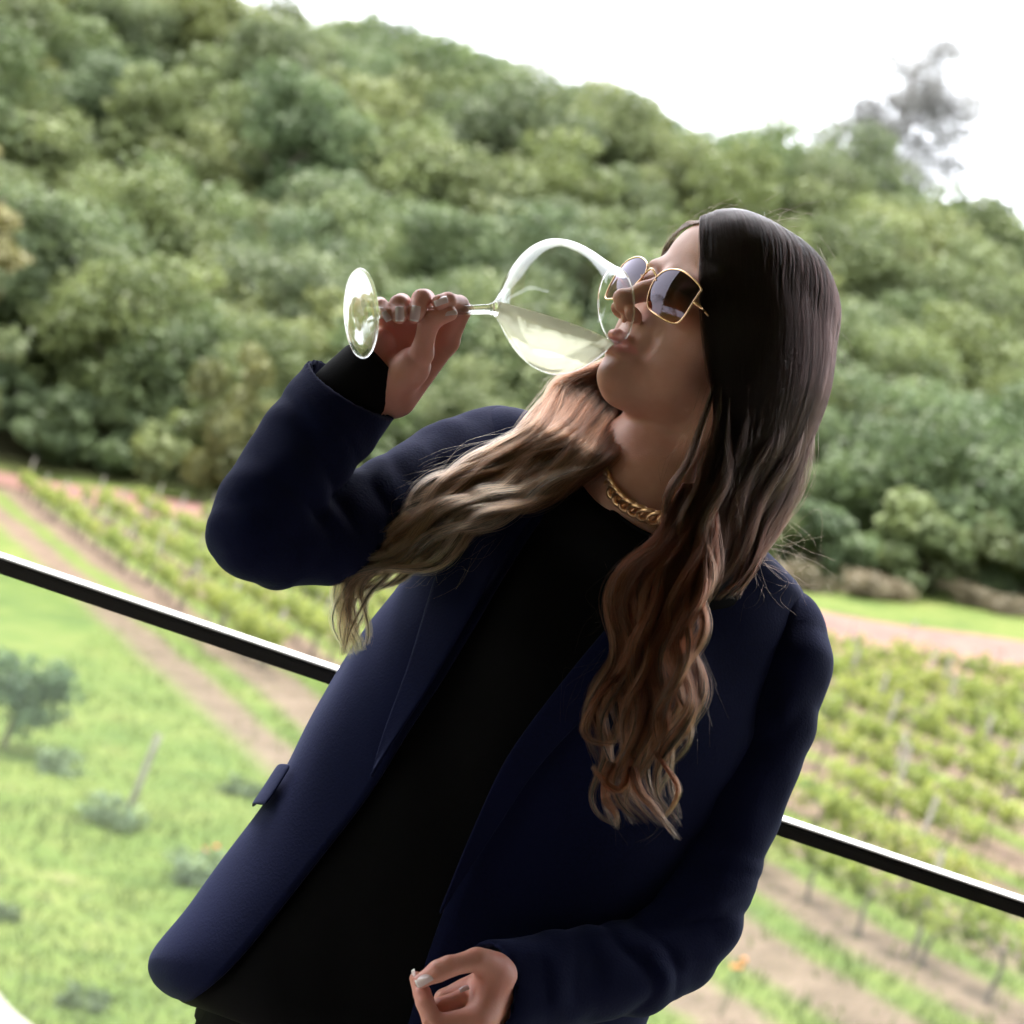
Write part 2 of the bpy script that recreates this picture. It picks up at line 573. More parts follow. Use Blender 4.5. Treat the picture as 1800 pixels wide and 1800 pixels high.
# ================================================================== plants
def leaf_mat(name, stops, trans=.35, rough=.55):
    """stops: colours by object random; a per-leaf tone varies them"""
    m = bpy.data.materials.new(name); m.use_nodes = True
    n = m.node_tree.nodes; l = m.node_tree.links
    b = n['Principled BSDF']
    b.inputs['Roughness'].default_value = rough
    b.inputs['Specular IOR Level'].default_value = .3
    oi = n.new('ShaderNodeObjectInfo')
    cr = n.new('ShaderNodeValToRGB'); e = cr.color_ramp.elements
    while len(e) < len(stops): e.new(.5)
    for i, c in enumerate(stops):
        e[i].position = i / (len(stops) - 1); e[i].color = (*c, 1)
    at = n.new('ShaderNodeAttribute'); at.attribute_name = 'tone'
    hs = n.new('ShaderNodeHueSaturation')
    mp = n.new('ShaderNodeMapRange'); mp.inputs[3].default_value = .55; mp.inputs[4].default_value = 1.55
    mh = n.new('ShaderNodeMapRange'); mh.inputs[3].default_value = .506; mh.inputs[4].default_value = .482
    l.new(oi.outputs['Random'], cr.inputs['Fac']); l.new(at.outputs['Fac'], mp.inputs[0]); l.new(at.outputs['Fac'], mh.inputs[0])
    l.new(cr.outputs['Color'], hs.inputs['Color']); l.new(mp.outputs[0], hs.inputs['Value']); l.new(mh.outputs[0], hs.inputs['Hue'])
    l.new(hs.outputs['Color'], b.inputs['Base Color'])
    tl = n.new('ShaderNodeBsdfTranslucent'); l.new(hs.outputs['Color'], tl.inputs['Color'])
    mx = n.new('ShaderNodeMixShader'); mx.inputs[0].default_value = trans
    l.new(b.outputs[0], mx.inputs[1]); l.new(tl.outputs[0], mx.inputs[2]); l.new(mx.outputs[0], n['Material Output'].inputs[0])
    return m


bark = noise_color(simple('bark', (.1, .08, .06), .9), (.06, .048, .038), (.13, .105, .085), 6)


def leaves_mesh(name, C, Nrm, size, tone, mat, aspect=.62, seed=0):
    """diamond leaves: centres C, normals Nrm, sizes, tone 0..1"""
    r = np.random.default_rng(seed)
    n = len(C)
    Nrm = Nrm / (np.linalg.norm(Nrm, axis=1)[:, None] + 1e-9)
    a = r.normal(size=(n, 3)); a -= Nrm * (a * Nrm).sum(1)[:, None]; a /= np.linalg.norm(a, axis=1)[:, None] + 1e-9
    b = np.cross(Nrm, a)
    s = size[:, None] * .5
    fold = Nrm * s * .25
    V = np.stack([C + a * s, C + b * s * aspect + fold, C - a * s, C - b * s * aspect + fold], 1).reshape(-1, 3)
    me = field_mesh(V, np.arange(4 * n).reshape(n, 4))
    me.name = name
    t = me.attributes.new('tone', 'FLOAT', 'POINT'); t.data.foreach_set('value', np.repeat(tone, 4).astype(np.float32))
    me.materials.append(mat)
    return me


def crown_mesh(name, R, h0, h1, n_lobe, n_leaf, leaf, mat, seed, lob=(.13, .34)):
    r = np.random.default_rng(seed)
    C, Nn, T = [], [], []
    hc_, hh = (h0 + h1) / 2, (h1 - h0) / 2
    skew = r.normal(size=2) * R * .22
    lr_all = R * r.uniform(*lob, n_lobe)
    share = lr_all ** 2 / (lr_all ** 2).sum()
    for k in range(n_lobe):
        d = r.normal(size=3); d /= np.linalg.norm(d)
        rad = r.uniform(.15, 1.22) ** .6
        c = d * np.array((R, R, hh)) * rad * .84 + np.array((0, 0, hc_))
        c[:2] += skew * (c[2] - hc_) / hh
        lr = lr_all[k]
        m = max(6, int(n_leaf * share[k]))
        q = r.normal(size=(m, 3)); q /= np.linalg.norm(q, axis=1)[:, None]
        rr = lr * r.uniform(.35, 1.25, m) ** .6
        pts = c + q * rr[:, None] * np.array((1.1, 1.1, .72))
        C.append(pts); Nn.append(q * .8 + r.normal(size=(m, 3)) * .6 + np.array((0, 0, .45)))
        lt = r.uniform(.15, .85)
        T.append(np.clip(lt + r.normal(size=m) * .16, 0, 1))
    C = np.concatenate(C); Nn = np.concatenate(Nn); T = np.concatenate(T)
    ok = C[:, 2] > h0 * .6 - .3
    return leaves_mesh(name, C[ok], Nn[ok], r.uniform(.6, 1.35, ok.sum()) * leaf, T[ok], mat, seed=seed)


def trunk_mesh(name, h, r0, spread, seed, limbs=5):
    r = np.random.default_rng(seed)
    pr = []
    k = np.array([(0, 0, -.4), (r.normal() * .1, r.normal() * .1, h * .3), (r.normal() * .25, r.normal() * .25, h * .62), (r.normal() * .3, r.normal() * .3, h)])
    pr.append(tube(spline(k, 9), np.linspace(r0, r0 * .35, 9), 7))
    for i in range(limbs):
        z = h * r.uniform(.35, .85); a = r.random() * 6.28
        b = np.array((k[2][0] * z / h, k[2][1] * z / h, z))
        e = b + np.array((math.cos(a) * spread, math.sin(a) * spread, spread * r.uniform(.4, .9)))
        pr.append(tube(spline(np.array([b, b * .5 + e * .5 + np.array((0, 0, -.15 * spread)), e]), 6), np.linspace(r0 * .45, r0 * .12, 6), 5))
    v, f = merge(pr)
    me = bpy.data.meshes.new(name); me.from_pydata(v.tolist(), [], f); me.polygons.foreach_set('use_smooth', [True] * len(f)); me.materials.append(bark)
    return me


def plant(name, loc, scale, rot, trunk, crown, label, cat, group=None, names=('trunk', 'crown'), lean=0):
    root = empty(name, loc, label, cat, group)
    root.rotation_euler = (lean, 0, rot); root.scale = scale if np.ndim(scale) else (scale,) * 3
    for nm, me in zip(names, (trunk, crown)):
        if me is None: continue
        o = bpy.data.objects.new(nm, me); COL.objects.link(o); o.parent = root
    return root


wood_leaf = leaf_mat('woodland_leaves', [(.086, .126, .055), (.108, .148, .055), (.094, .132, .062), (.134, .168, .056), (.110, .142, .068), (.152, .178, .058), (.104, .134, .064)])
yellow_leaf = leaf_mat('yellowing_leaves', [(.13, .13, .045), (.16, .15, .05)])
pale_leaf = leaf_mat('pale_tree_leaves', [(.20, .20, .19), (.21, .205, .195)], .4)
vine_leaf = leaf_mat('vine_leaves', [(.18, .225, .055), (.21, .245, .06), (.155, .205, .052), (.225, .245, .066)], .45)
shrub_leaf = leaf_mat('garden_shrub_leaves', [(.06, .11, .05), (.08, .125, .06)])
grey_leaf = leaf_mat('grey_green_leaves', [(.13, .19, .10), (.16, .21, .11)])
low_leaf = leaf_mat('low_plant_leaves', [(.085, .12, .05), (.10, .13, .06)])
dry_leaf = leaf_mat('dry_brush', [(.13, .115, .06), (.15, .125, .075)], .25)

CROWNS = [crown_mesh('crown', 3.6, .4, 7.4, 80, 8500, .29, wood_leaf, 100 + k) for k in range(8)]
CROWNS_TALL = [crown_mesh('crown', 3.0, .8, 9.2, 80, 8000, .28, wood_leaf, 130 + k) for k in range(3)]
TRUNKS = [trunk_mesh('trunk', 5.5, .17, 1.7, 200 + k) for k in range(3)]
BUSH = [crown_mesh('crown', 2.2, -.2, 3.6, 18, 3200, .34, wood_leaf, 160 + k) for k in range(4)]
DRY = [crown_mesh('crown', 2.0, -.3, 1.7, 26, 1500, .24, dry_leaf, 180 + k) for k in range(2)]

def project(x, y, z):
    u, v = x / y * D / PX, -(z - EYE) / y * D / PX
    return CR * u - SR * v + 900, SR * u + CR * v + 900


rt = random.Random(21)
pts = []
# jittered rows up the hillside
y = 91.0
row = 0
while y < 186:
    half = .29 * y + 4
    step = 4.7 if y < 120 else 5.4
    x = -half + rt.uniform(0, step)
    while x < half:
        pts.append((x + rt.uniform(-1.6, 1.6), y + rt.uniform(-1.6, 1.6), row))
        x += step
    y += 4.8 if y < 110 else 6.0
    row += 1
n_rows = row
for (x, y, rw) in pts:
    f = (y - 91) / 95
    base_y = 91 + .0 * x
    if x < -12 and y < 96: y += 4
    sc_ = rt.choice((.7, .85, 1.0, 1.1, 1.2, 1.35)) * rt.uniform(.93, 1.07)
    tall = rt.random() < .16 and f < .75
    if f > .75: sc_ = min(sc_, 1.08)
    crown = rt.choice(CROWNS_TALL if tall else CROWNS)
    qx, qy = project(x, y, float(ground_z(x, y)) + 4)
    if qx < 330: zone = 'near the left edge of the picture'
    elif qx < 600: zone = 'left of the wine glass foot'
    elif qx < 860: zone = 'over the hand holding the glass' if qy < 520 else 'behind the hand holding the glass'
    elif qx < 1120: zone = 'over the bowl of the wine glass' if qy < 440 else 'behind the wine glass'
    elif qx < 1440: zone = 'over the head' if qy < 380 else 'behind the head'
    elif qx < 1640: zone = 'right of the dark hair'
    else: zone = 'near the right edge of the picture'
    if f < .12: lab = 'leafy tree at the foot of the wooded hill, ' + zone
    elif f > .86: lab = 'rounded tree on the ridge against white sky, ' + zone
    elif f > .62: lab = 'rounded tree high on the wooded hill, ' + zone
    elif f > .36: lab = 'rounded tree halfway up the wooded hill, ' + zone
    else: lab = 'rounded tree low on the wooded hill, ' + zone
    if tall: lab = lab.replace('rounded', 'taller').replace('leafy', 'taller')
    gr = lab
    plant('woodland_tree', (x, y, float(ground_z(x, y)) - .3), (sc_ * rt.uniform(.9, 1.15), sc_ * rt.uniform(.9, 1.15), sc_ * rt.uniform(.88, 1.1)), rt.uniform(0, 6.28), rt.choice(TRUNKS), crown, lab, 'tree', gr)
# bushes closing the foot of the wood
def shrub_lab(x, y):
    qx, qy = project(x, y, float(ground_z(x, y)) + 1.5)
    for lim, t in ((150, 'at the left edge'), (380, 'above the left vine rows'), (620, 'left of the raised arm'), (960, 'behind the raised arm'), (1430, 'behind the head and shoulders'), (1610, 'right of the shoulder'), (9999, 'at the right edge')):
        if qx < lim: return 'dense green shrub closing the foot of the wood, ' + t


x = -32.0
while x < 36:
    yb = 88.5 + rt.uniform(-1, 1.2) + (3 if x < -14 else 0) - (4.0 if x > 5 else 0)
    if x > 4:
        for q in range(2):
            xs_, ys_ = x + rt.uniform(-1.4, 1.4), yb - rt.uniform(1.6, 4.2)
            sc_ = rt.uniform(.35, .8)
            plant('dry_shrub', (xs_, ys_, float(ground_z(xs_, ys_))), (sc_ * 1.2, sc_ * 1.2, sc_), rt.uniform(0, 6), None, rt.choice(DRY), 'low dry brown shrub between the dirt road and the wood', 'shrub', 'dry shrubs at the edge of the wood')
    plant('edge_shrub', (x, yb, float(ground_z(x, yb)) - .1), rt.uniform(.75, 1.25), rt.uniform(0, 6.28), None, rt.choice(BUSH), shrub_lab(x, yb), 'shrub', shrub_lab(x, yb))
    x += rt.uniform(2.3, 3.4)
# the valley side to the left, out of the picture, that the sunglasses mirror
for k in range(34):
    x = -rt.uniform(52, 95); y = rt.uniform(18, 88)
    plant('woodland_tree', (x, y, float(ground_z(x, y)) - .3), rt.uniform(1.0, 1.7), rt.uniform(0, 6.28), rt.choice(TRUNKS), rt.choice(CROWNS), 'green tree on the valley side left of the picture', 'tree', 'trees on the left valley side')

# single trees one can pick out
euc = crown_mesh('crown', 6.4, 3.0, 19.5, 260, 36000, .22, pale_leaf, 301, (.09, .20))
eut = trunk_mesh('trunk', 17, .24, 3.8, 302, 22)
plant('tall_pale_tree', (19.6, 168, float(ground_z(19.6, 168)) - 2.6), 1.15, .8, eut, euc, 'tall sparse pale tree rising above the ridge at the right', 'tree')
plant('yellowing_tree', (-25.6, 88, float(ground_z(-25.6, 88)) + 7.5), (1.15, 1.15, 1.0), 1.0, trunk_mesh('trunk', 6, .2, 2, 310), crown_mesh('crown', 3.0, -1.5, 6.5, 22, 4200, .36, yellow_leaf, 311), 'yellowish tree cut by the left edge of the picture', 'tree')
plant('pale_green_tree', (-22.8, 82.5, float(ground_z(-22.8, 82.5)) - .2), (.95, .95, 1.25), 2.0, trunk_mesh('trunk', 5, .2, 1.6, 312), crown_mesh('crown', 2.7, .5, 8.4, 22, 4200, .34, leaf_mat('pale_green_leaves', [(.115, .145, .06), (.12, .15, .065)]), 313), 'pale green tree at the left edge above the vine rows', 'tree')
olive = leaf_mat('olive_leaves', [(.115, .125, .045), (.12, .13, .05)])
plant('olive_green_shrub', (-11.6, 86, float(ground_z(-11.6, 86))), (1.0, 1.0, 1.5), 2.0, None, crown_mesh('crown', 2.2, -.2, 4.6, 18, 3000, .32, olive, 314), 'olive green shrub before the dark wood at the left', 'shrub')

# ---------------------------------------------------------------- vines
def vine_mesh(seed, lush):
    r = np.random.default_rng(seed)
    C, Nn, T = [], [], []
    for k in range(13):
        x0 = r.uniform(-.75, .75); top = r.uniform(.72, 1.08) * (1.0 if lush else .85); y0 = r.normal() * .05
        m = 13 if lush else 14
        t = r.random(m) ** .8
        lx = r.normal() * .12; ly = r.normal() * .12
        p = np.stack([x0 + lx * t + r.normal(size=m) * .07, y0 + ly * t + r.normal(size=m) * .07, .48 + (top - .48) * t], 1)
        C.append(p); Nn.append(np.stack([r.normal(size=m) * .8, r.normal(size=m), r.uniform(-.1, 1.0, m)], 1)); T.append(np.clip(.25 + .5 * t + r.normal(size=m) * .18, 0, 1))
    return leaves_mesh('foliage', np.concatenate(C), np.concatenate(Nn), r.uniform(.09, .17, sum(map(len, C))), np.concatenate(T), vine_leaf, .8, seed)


def vine_trunk(seed):
    r = np.random.default_rng(seed)
    pr = [tube(spline(np.array([(0, 0, -.15), (r.normal() * .03, r.normal() * .03, .2), (r.normal() * .05, r.normal() * .04, .42), (0, 0, .6)]), 7), [.036, .033, .03, .028, .026, .025, .024], 6)]
    for s in (-1, 1):
        pr.append(tube(spline(np.array([(0, 0, .57), (s * .25, r.normal() * .03, .63), (s * .7, r.normal() * .03, .62)]), 5), np.linspace(.02, .010, 5), 5))
    v, f = merge(pr)
    me = bpy.data.meshes.new('vine_trunk'); me.from_pydata(v.tolist(), [], f); me.materials.append(bark)
    return me


VM = [vine_mesh(400 + k, True) for k in range(5)]; VT = [vine_trunk(420 + k) for k in range(3)]
row_ang = math.atan2(1, -ROWSLOPE)
ORD = ('first', 'second', 'third', 'fourth', 'fifth', 'sixth', 'seventh', 'eighth', 'ninth', 'tenth', 'eleventh', 'twelfth', 'thirteenth', 'fourteenth', 'fifteenth', 'sixteenth', 'seventeenth', 'eighteenth')
post_m = noise_color(simple('weathered_post', (.2, .17, .14), .9), (.14, .12, .10), (.27, .24, .20), 8)


def post(name, x, y, h, r, label, group=None, tilt=(0, 0), z0=None):
    z = float(ground_z(x, y)) if z0 is None else z0
    v, f = tube(np.array([(0, 0, -.2), (0, 0, h * .5), (0, 0, h - r * .3), (0, 0, h)]), [r * 1.05, r, r, r * .8], 9)
    o = mesh_obj(name, v, f, post_m, None, True)
    o.location = (x, y, z); o.rotation_euler = (tilt[0], tilt[1], 0)
    return tag(o, label, 'post', group)


def visible(x, y, zr, margin=120):
    """is the point near the frame (reference units)"""
    tx, tz = x / y, (zr - EYE) / y
    u, v = tx * D / PX, -tz * D / PX
    dx = CR * u - SR * v; dy = SR * u + CR * v
    return -margin < dx + 900 < 1800 + margin and -margin < dy + 900 < 1800 + margin


HID = [(720, 1080), (1000, 900), (1330, 1130), (1200, 1560), (1050, 1690), (480, 1690)]


def hidden(px, py):
    """wholly behind the woman's body"""
    c = False
    for (x1, y1), (x2, y2) in zip(HID, HID[1:] + HID[:1]):
        if (y1 > py) != (y2 > py) and px < (x2 - x1) * (py - y1) / (y2 - y1) + x1: c = not c
    return c


rows_def = [(12.35, 42.0, 'leftmost row of the vineyard'), (14.15, 37.0, 'second row from the left of the vineyard')]
for k in range(17):
    rows_def.append((ROW0 + ROWSTEP * k, 21.0 if k < 3 else 24.0, None))
rv = random.Random(9)
for k, (wv, y0, lab) in enumerate(rows_def):
    kk = k - 2
    if lab is None:
        lab = 'vine row nearest the terrace at the right' if kk == 0 else f'{ORD[kk]} vine row from the terrace at the right'
    y = y0 + rv.uniform(0, .6); i = 0
    while True:
        x = wv - ROWSLOPE * y
        if y > 65.5 - .75 * x: break
        zg = float(ground_z(x, y))
        if visible(x, y, zg + .7, 30) and not hidden(*project(x, y, zg + .7)):
            part_ = 'far end of the ' if y > 56 else ('middle of the ' if y > 38 else 'near end of the ')
            if rv.random() > .04:
                plant('grapevine', (x + rv.uniform(-.05, .05), y, zg), rv.uniform(.85, 1.12), row_ang + rv.uniform(-.08, .08) + (math.pi if rv.random() < .5 else 0), rv.choice(VT), rv.choice(VM), f'yellow-green grapevine, {part_}{lab}', 'grapevine', part_ + lab + ' vines', ('vine_trunk', 'foliage'))
            if i % 3 == 0:
                post('vineyard_post', x, y + .55, rv.uniform(1.15, 1.5), .036, f'weathered wooden post in the {lab}', lab + ' posts', (rv.uniform(-.05, .05), rv.uniform(-.06, .06)))
        y += 1.42 / math.sqrt(1 + ROWSLOPE ** 2) * rv.uniform(.95, 1.05); i += 1

# ---------------------------------------------------------------- the garden below the terrace
def gz(x, y): return float(ground_z(x, y))


plant('small_garden_tree', (-5.95, 31.6, gz(-5.95, 31.6)), (.85, .85, .85), .5, trunk_mesh('trunk', .9, .06, .3, 501), crown_mesh('crown', .85, .25, 1.75, 40, 2600, .11, shrub_leaf, 502), 'small dark green tree on the lawn at the left edge', 'tree')
post('lawn_post', -3.55, 28.2, 1.15, .045, 'short wooden stake leaning on the lawn', None, (.0, .06))
clump = crown_mesh('foliage', .50, -.08, .40, 26, 520, .10, grey_leaf, 510)
clump2 = crown_mesh('foliage', .42, -.08, .26, 22, 420, .09, low_leaf, 511)
for (x, y, s, me, lab) in ((-5.0, 30.6, .9, clump, 'grey green plant beside the small dark tree'), (-3.6, 27.4, 1.0, clump, 'grey green plant at the foot of the leaning stake'), (-2.15, 25.4, 1.0, clump, 'plant with red flowers on the lawn beside the blazer hem'),
                        (-3.75, 22.6, .7, clump2, 'dark tuft at the upper edge of the pale path'), (-2.35, 19.9, .7, clump2, 'dark tuft at the lower edge of the pale path'), (-2.4, 30.5, .9, clump2, 'low green plant on the lawn right of the stake')):
    plant('garden_plant', (x, y, gz(x, y)), s, x * 7, None, me, lab, 'plant', None, ('stem', 'foliage'))
# red flowers on the plant by the hem, orange flowers at the bottom right
def flowers(name, x, y, col, n, spread, h, label, parent=None):
    root = parent or empty(name, (x, y, gz(x, y)), label, 'plant')
    m = simple(name + '_petals', col, .6)
    r = random.Random(int(x * 100))
    for k in range(n):
        bm = bmesh.new(); bmesh.ops.create_icosphere(bm, subdivisions=2, radius=.034)
        for v in bm.verts:
            v.co *= 1 + .25 * math.sin(v.co.x * 90) * math.cos(v.co.y * 80); v.co.z *= .7
        me = bpy.data.meshes.new('flower'); bm.to_mesh(me); bm.free()
        o = link_mesh('flower', me, m); o.parent = root
        px, py, pz = r.uniform(-spread, spread), r.uniform(-spread, spread), h * r.uniform(.8, 1.2)
        o.location = (px, py, pz)
        v, f = tube(np.array([(px * .3, py * .3, 0), (px * .8, py * .8, pz * .5), (px, py, pz)]), .006, 5)
        s = mesh_obj('stem', v, f, vine_stem, root, True, False)
    return root


vine_stem = simple('green_stem', (.06, .10, .03), .7)
fp = [o for o in COL.objects if o.get('label') == 'plant with red flowers on the lawn beside the blazer hem'][0]
flowers('red_flower', -2.15, 25.4, (.50, .03, .025), 3, .22, .42, '', fp)
flowers('orange_flower', 3.75, 22.4, (.60, .20, .04), 3, .06, .55, 'orange flowering plant in the grass at the bottom edge')

# grass blades
rg = np.random.default_rng(77)
ng = 60000
gy = 15 + 50 * rg.random(ng) ** 1.6
gx = rg.uniform(-.32, .42, ng) * gy
wv_ = gx + ROWSLOPE * gy
phs = np.abs(((wv_ - ROW0) / ROWSTEP + .5) % 1 - .5) * ROWSTEP
ok = (wv_ < 9.9) | (phs > .52) | (rg.random(ng) < .1)
dpath = np.min(np.hypot(gx[:, None] - cl[None, :, 0], gy[:, None] - cl[None, :, 1]), axis=1)
inner_side = gx < np.interp(gy, cl[::-1, 1], cl[::-1, 0])
ok &= ~inner_side
gx, gy = gx[ok], gy[ok]
gzv = ground_z(gx, gy)
hh = rg.uniform(.05, .16, len(gx)) * (.7 + .6 * (vnoise(np.stack([gx, gy, gx * 0], 1), .8, 3) > .1))
an = rg.uniform(0, 6.28, len(gx)); wdt = .018
bx = np.stack([np.cos(an) * wdt, np.sin(an) * wdt, 0 * an], 1)
c0 = np.stack([gx, gy, gzv], 1)
lean = np.stack([rg.normal(size=len(gx)) * .05, rg.normal(size=len(gx)) * .05, hh], 1)
V = np.stack([c0 - bx, c0 + bx, c0 + lean], 1).reshape(-1, 3)
me = bpy.data.meshes.new('grass'); nT = len(gx)
me.vertices.add(nT * 3); me.vertices.foreach_set('co', V.astype(np.float32).ravel())
me.loops.add(nT * 3); me.loops.foreach_set('vertex_index', np.arange(nT * 3, dtype=np.int32))
me.polygons.add(nT); me.polygons.foreach_set('loop_start', np.arange(0, nT * 3, 3, dtype=np.int32)); me.polygons.foreach_set('loop_total', np.full(nT, 3, np.int32))
me.update(calc_edges=True)
ta = me.attributes.new('tone', 'FLOAT', 'POINT'); ta.data.foreach_set('value', np.repeat(.35 + .3 * rg.random(nT), 3).astype(np.float32))
grass = link_mesh('grass', me, leaf_mat('grass_blades', [(.080, .110, .024), (.080, .110, .024)], .4), None, False)
tag(grass, 'short bright green grass of the lawn and between vine rows', 'grass', kind='stuff')
# ================================================================== the woman
# head frame: L = her left (towards the camera), U = up along the face, F = where the face points
HL = np.array((.45, -.264, .853)); HL /= np.linalg.norm(HL)
HU = np.array((.596, .80, -.066)); HU -= HL * HU.dot(HL); HU /= np.linalg.norm(HU)
HF = np.cross(HL, HU)
HO = P(1281, 597, 0.0)


def H(p):
    p = np.asarray(p, float)
    return HO + p[..., 0:1] * HL + p[..., 1:2] * HU + p[..., 2:3] * HF


def Hinv(q):
    q = np.asarray(q, float) - HO
    return np.stack((q @ HL, q @ HU, q @ HF), -1)


hip = W(P(690, 1960, -.02))
person = empty('person', (hip[0], hip[1], 0.0), 'person in navy blazer and sunglasses leaning back, drinking white wine', 'person')

# ---------------------------------------------------------------- skin materials
skin, n_, l_, b_ = new_mat('skin')
b_.inputs['Roughness'].default_value = .48
b_.inputs['Specular IOR Level'].default_value = .4
b_.inputs['Subsurface Weight'].default_value = .3
b_.inputs['Subsurface Radius'].default_value = (1.0, .32, .16)
b_.inputs['Subsurface Scale'].default_value = .006
at = n_.new('ShaderNodeAttribute'); at.attribute_name = 'tint'
tc = n_.new('ShaderNodeTexCoord')
no = n_.new('ShaderNodeTexNoise'); no.inputs['Scale'].default_value = 28; no.inputs['Detail'].default_value = 6
cr = n_.new('ShaderNodeValToRGB')
cr.color_ramp.elements[0].position = .3; cr.color_ramp.elements[1].position = .72
cr.color_ramp.elements[0].color = (.56, .28, .205, 1); cr.color_ramp.elements[1].color = (.69, .385, .30, 1)
l_.new(tc.outputs['Object'], no.inputs['Vector']); l_.new(no.outputs['Fac'], cr.inputs['Fac'])
mx = n_.new('ShaderNodeMix'); mx.data_type = 'RGBA'
mx.inputs[7].default_value = (.72, .29, .265, 1)
l_.new(at.outputs['Fac'], mx.inputs[0]); l_.new(cr.outputs['Color'], mx.inputs[6])
l_.new(mx.outputs[2], b_.inputs['Base Color'])
n2 = n_.new('ShaderNodeTexNoise'); n2.inputs['Scale'].default_value = 900; n2.inputs['Detail'].default_value = 3
bu = n_.new('ShaderNodeBump'); bu.inputs['Strength'].default_value = .3; bu.inputs['Distance'].default_value = .0008
l_.new(tc.outputs['Object'], n2.inputs['Vector']); l_.new(n2.outputs['Fac'], bu.inputs['Height']); l_.new(bu.outputs['Normal'], b_.inputs['Normal'])

nail_m = simple('nail_polish', (.74, .57, .60), .12, Coat_Weight=.6)
nailtip_m = simple('nail_white', (.86, .80, .82), .12, Coat_Weight=.6)

# ---------------------------------------------------------------- head, neck and upper chest
hd = Field((-.105, -.27, -.135), (.125, .135, .135), .0017)
E3 = lambda c, r, k=.012, op='add', axes=None: hd.ell(np.array(c) / 1000, np.array(r) / 1000, k, op, axes)
C3 = lambda a, b, ra, rb, k=.01, op='add': hd.cap(np.array(a) / 1000, np.array(b) / 1000, ra / 1000, rb / 1000, k, op)
E3((0, 30, -2), (66, 71, 76), 0)                       # skull
E3((0, 37, 44), (60, 52, 49), .018)                      # forehead
E3((0, -22, 44), (56, 56, 41), .025)                    # middle of the face
E3((0, -62, 52), (40, 36, 37), .02)                     # mouth mound
C3((0, -91, 66), (0, -94, 60), 15.5, 15, .016)           # chin
E3((0, -91, 76), (10.5, 9.5, 8.5), .01)
for s in (-1, 1):
    C3((s * 8, -91, 58), (s * 46, -66, 2), 12.5, 14, .02)   # jaw
    C3((s * 46, -66, 2), (s * 58, -5, -8), 14, 16, .02)
    E3((s * 41, -27, 58), (19, 17, 19), .022)           # cheekbone
    E3((s * 36, -58, 46), (20, 26, 22), .02)            # cheek
    E3((s * 31, 13, 78), (22, 6, 9), .012)              # brow
E3((0, -56, 20), (43, 36, 46), .03)                     # under the jaw
for s in (-1, 1):
    E3((s * 32, -4, 99), (17, 11, 14), .012, 'sub')     # eye socket
    E3((s * 31, -4, 77), (13.5, 12, 12), .006)          # closed lid
    E3((s * 70, -18, -8), (7, 30, 17), .006)            # ear
    E3((s * 76, -18, -2), (4, 18, 8), .004, 'sub')
# nose
C3((0, 4, 86), (0, -20, 99), 6.5, 7.0, .011)
C3((0, -20, 99), (0, -37, 110), 7.0, 8.0, .007)
E3((0, -37, 111.5), (7.8, 7.2, 8.0), .005)
for s in (-1, 1):
    E3((s * 11.5, -44, 100), (7, 6.8, 9.5), .006)
    E3((s * 6.4, -48.5, 104), (3.0, 3.4, 4.8), .0025, 'sub')
    E3((s * 20, -47, 98), (3, 8, 5), .008, 'sub')      # fold beside the nostril
C3((0, -46, 108), (0, -50, 99), 3.6, 4.0, .004)
# mouth: upper lip, parted on the glass, lower lip
for s in (-1, 1):
    C3((s * 22, -68, 82), (s * 11, -64, 91), 2.6, 4.0, .005)
    C3((s * 11, -64, 91), (0, -63.5, 94.5), 4.0, 4.5, .004)
    C3((s * 21, -70.5, 82), (s * 10, -74.5, 89), 2.8, 4.6, .005)
    C3((s * 10, -74.5, 89), (0, -75.5, 92), 4.6, 5.2, .004)
    E3((s * 25, -69, 86), (4, 4, 5), .006, 'sub')       # corner dimple
    E3((s * 29, -60, 82), (3, 10, 4), .009, 'sub')      # smile crease
C3((-17, -69.3, 92), (17, -69.3, 92), 1.5, 1.5, .002, 'sub')
C3((-8, -69.3, 96), (8, -69.3, 96), 1.8, 1.8, .003, 'sub')
E3((0, -54, 104), (3.2, 6, 5), .005, 'sub')             # philtrum
E3((0, -84, 97), (15, 4.5, 9), .008, 'sub')            # hollow above the chin
# neck and chest, placed in the figure frame
N = lambda px, py, z: Hinv(P(px, py, z))
hd.cap(N(1288, 668, -.022), N(1180, 865, -.022), .049, .054, .03)
hd.cap(N(1215, 700, -.0), N(1118, 850, .018), .026, .030, .03)       # throat
hd.cap(N(1275, 730, .045), N(1133, 880, .046), .011, .008, .018)     # neck muscle running to the notch
hd.cap(N(1120, 905, .005), N(1222, 925, -.004), .062, .055, .03)
hd.cap(N(1120, 905, .005), N(1060, 850, -.02), .062, .052, .03)
hd.cap(N(1150, 896, .052), N(1270, 940, .050), .009, .009, .02)      # collar bones
hd.cap(N(1090, 866, .050), N(1020, 830, .020), .009, .009, .02)
V, Q = hd.mesh()
V = relax(V, Q, 2)
lip = np.zeros(len(V))
ax_ = np.abs(V[:, 0]) * 1000; uy = V[:, 1] * 1000; fz = V[:, 2] * 1000
top_edge = np.where(ax_ < 7, -58.6 + .15 * (7 - ax_) * -1, -58.6 - (ax_ - 7) * .5)
bot_edge = -81.5 + (ax_ / 23) ** 2 * 13
lipm = np.clip((top_edge - uy) / 2 + .5, 0, 1) * np.clip((uy - bot_edge) / 2 + .5, 0, 1) * np.clip((24 - ax_) / 3, 0, 1) * (fz > 76)
blush = .22 * np.exp(-(((ax_ - 42) / 16) ** 2 + ((uy + 34) / 15) ** 2)) * (fz > 30) + .25 * np.exp(-((ax_ / 12) ** 2 + ((uy + 40) / 10) ** 2)) * (fz > 95)
tint_head = np.clip(.75 * lipm + blush, 0, 1)
parts = [(H(V), Q, tint_head)]

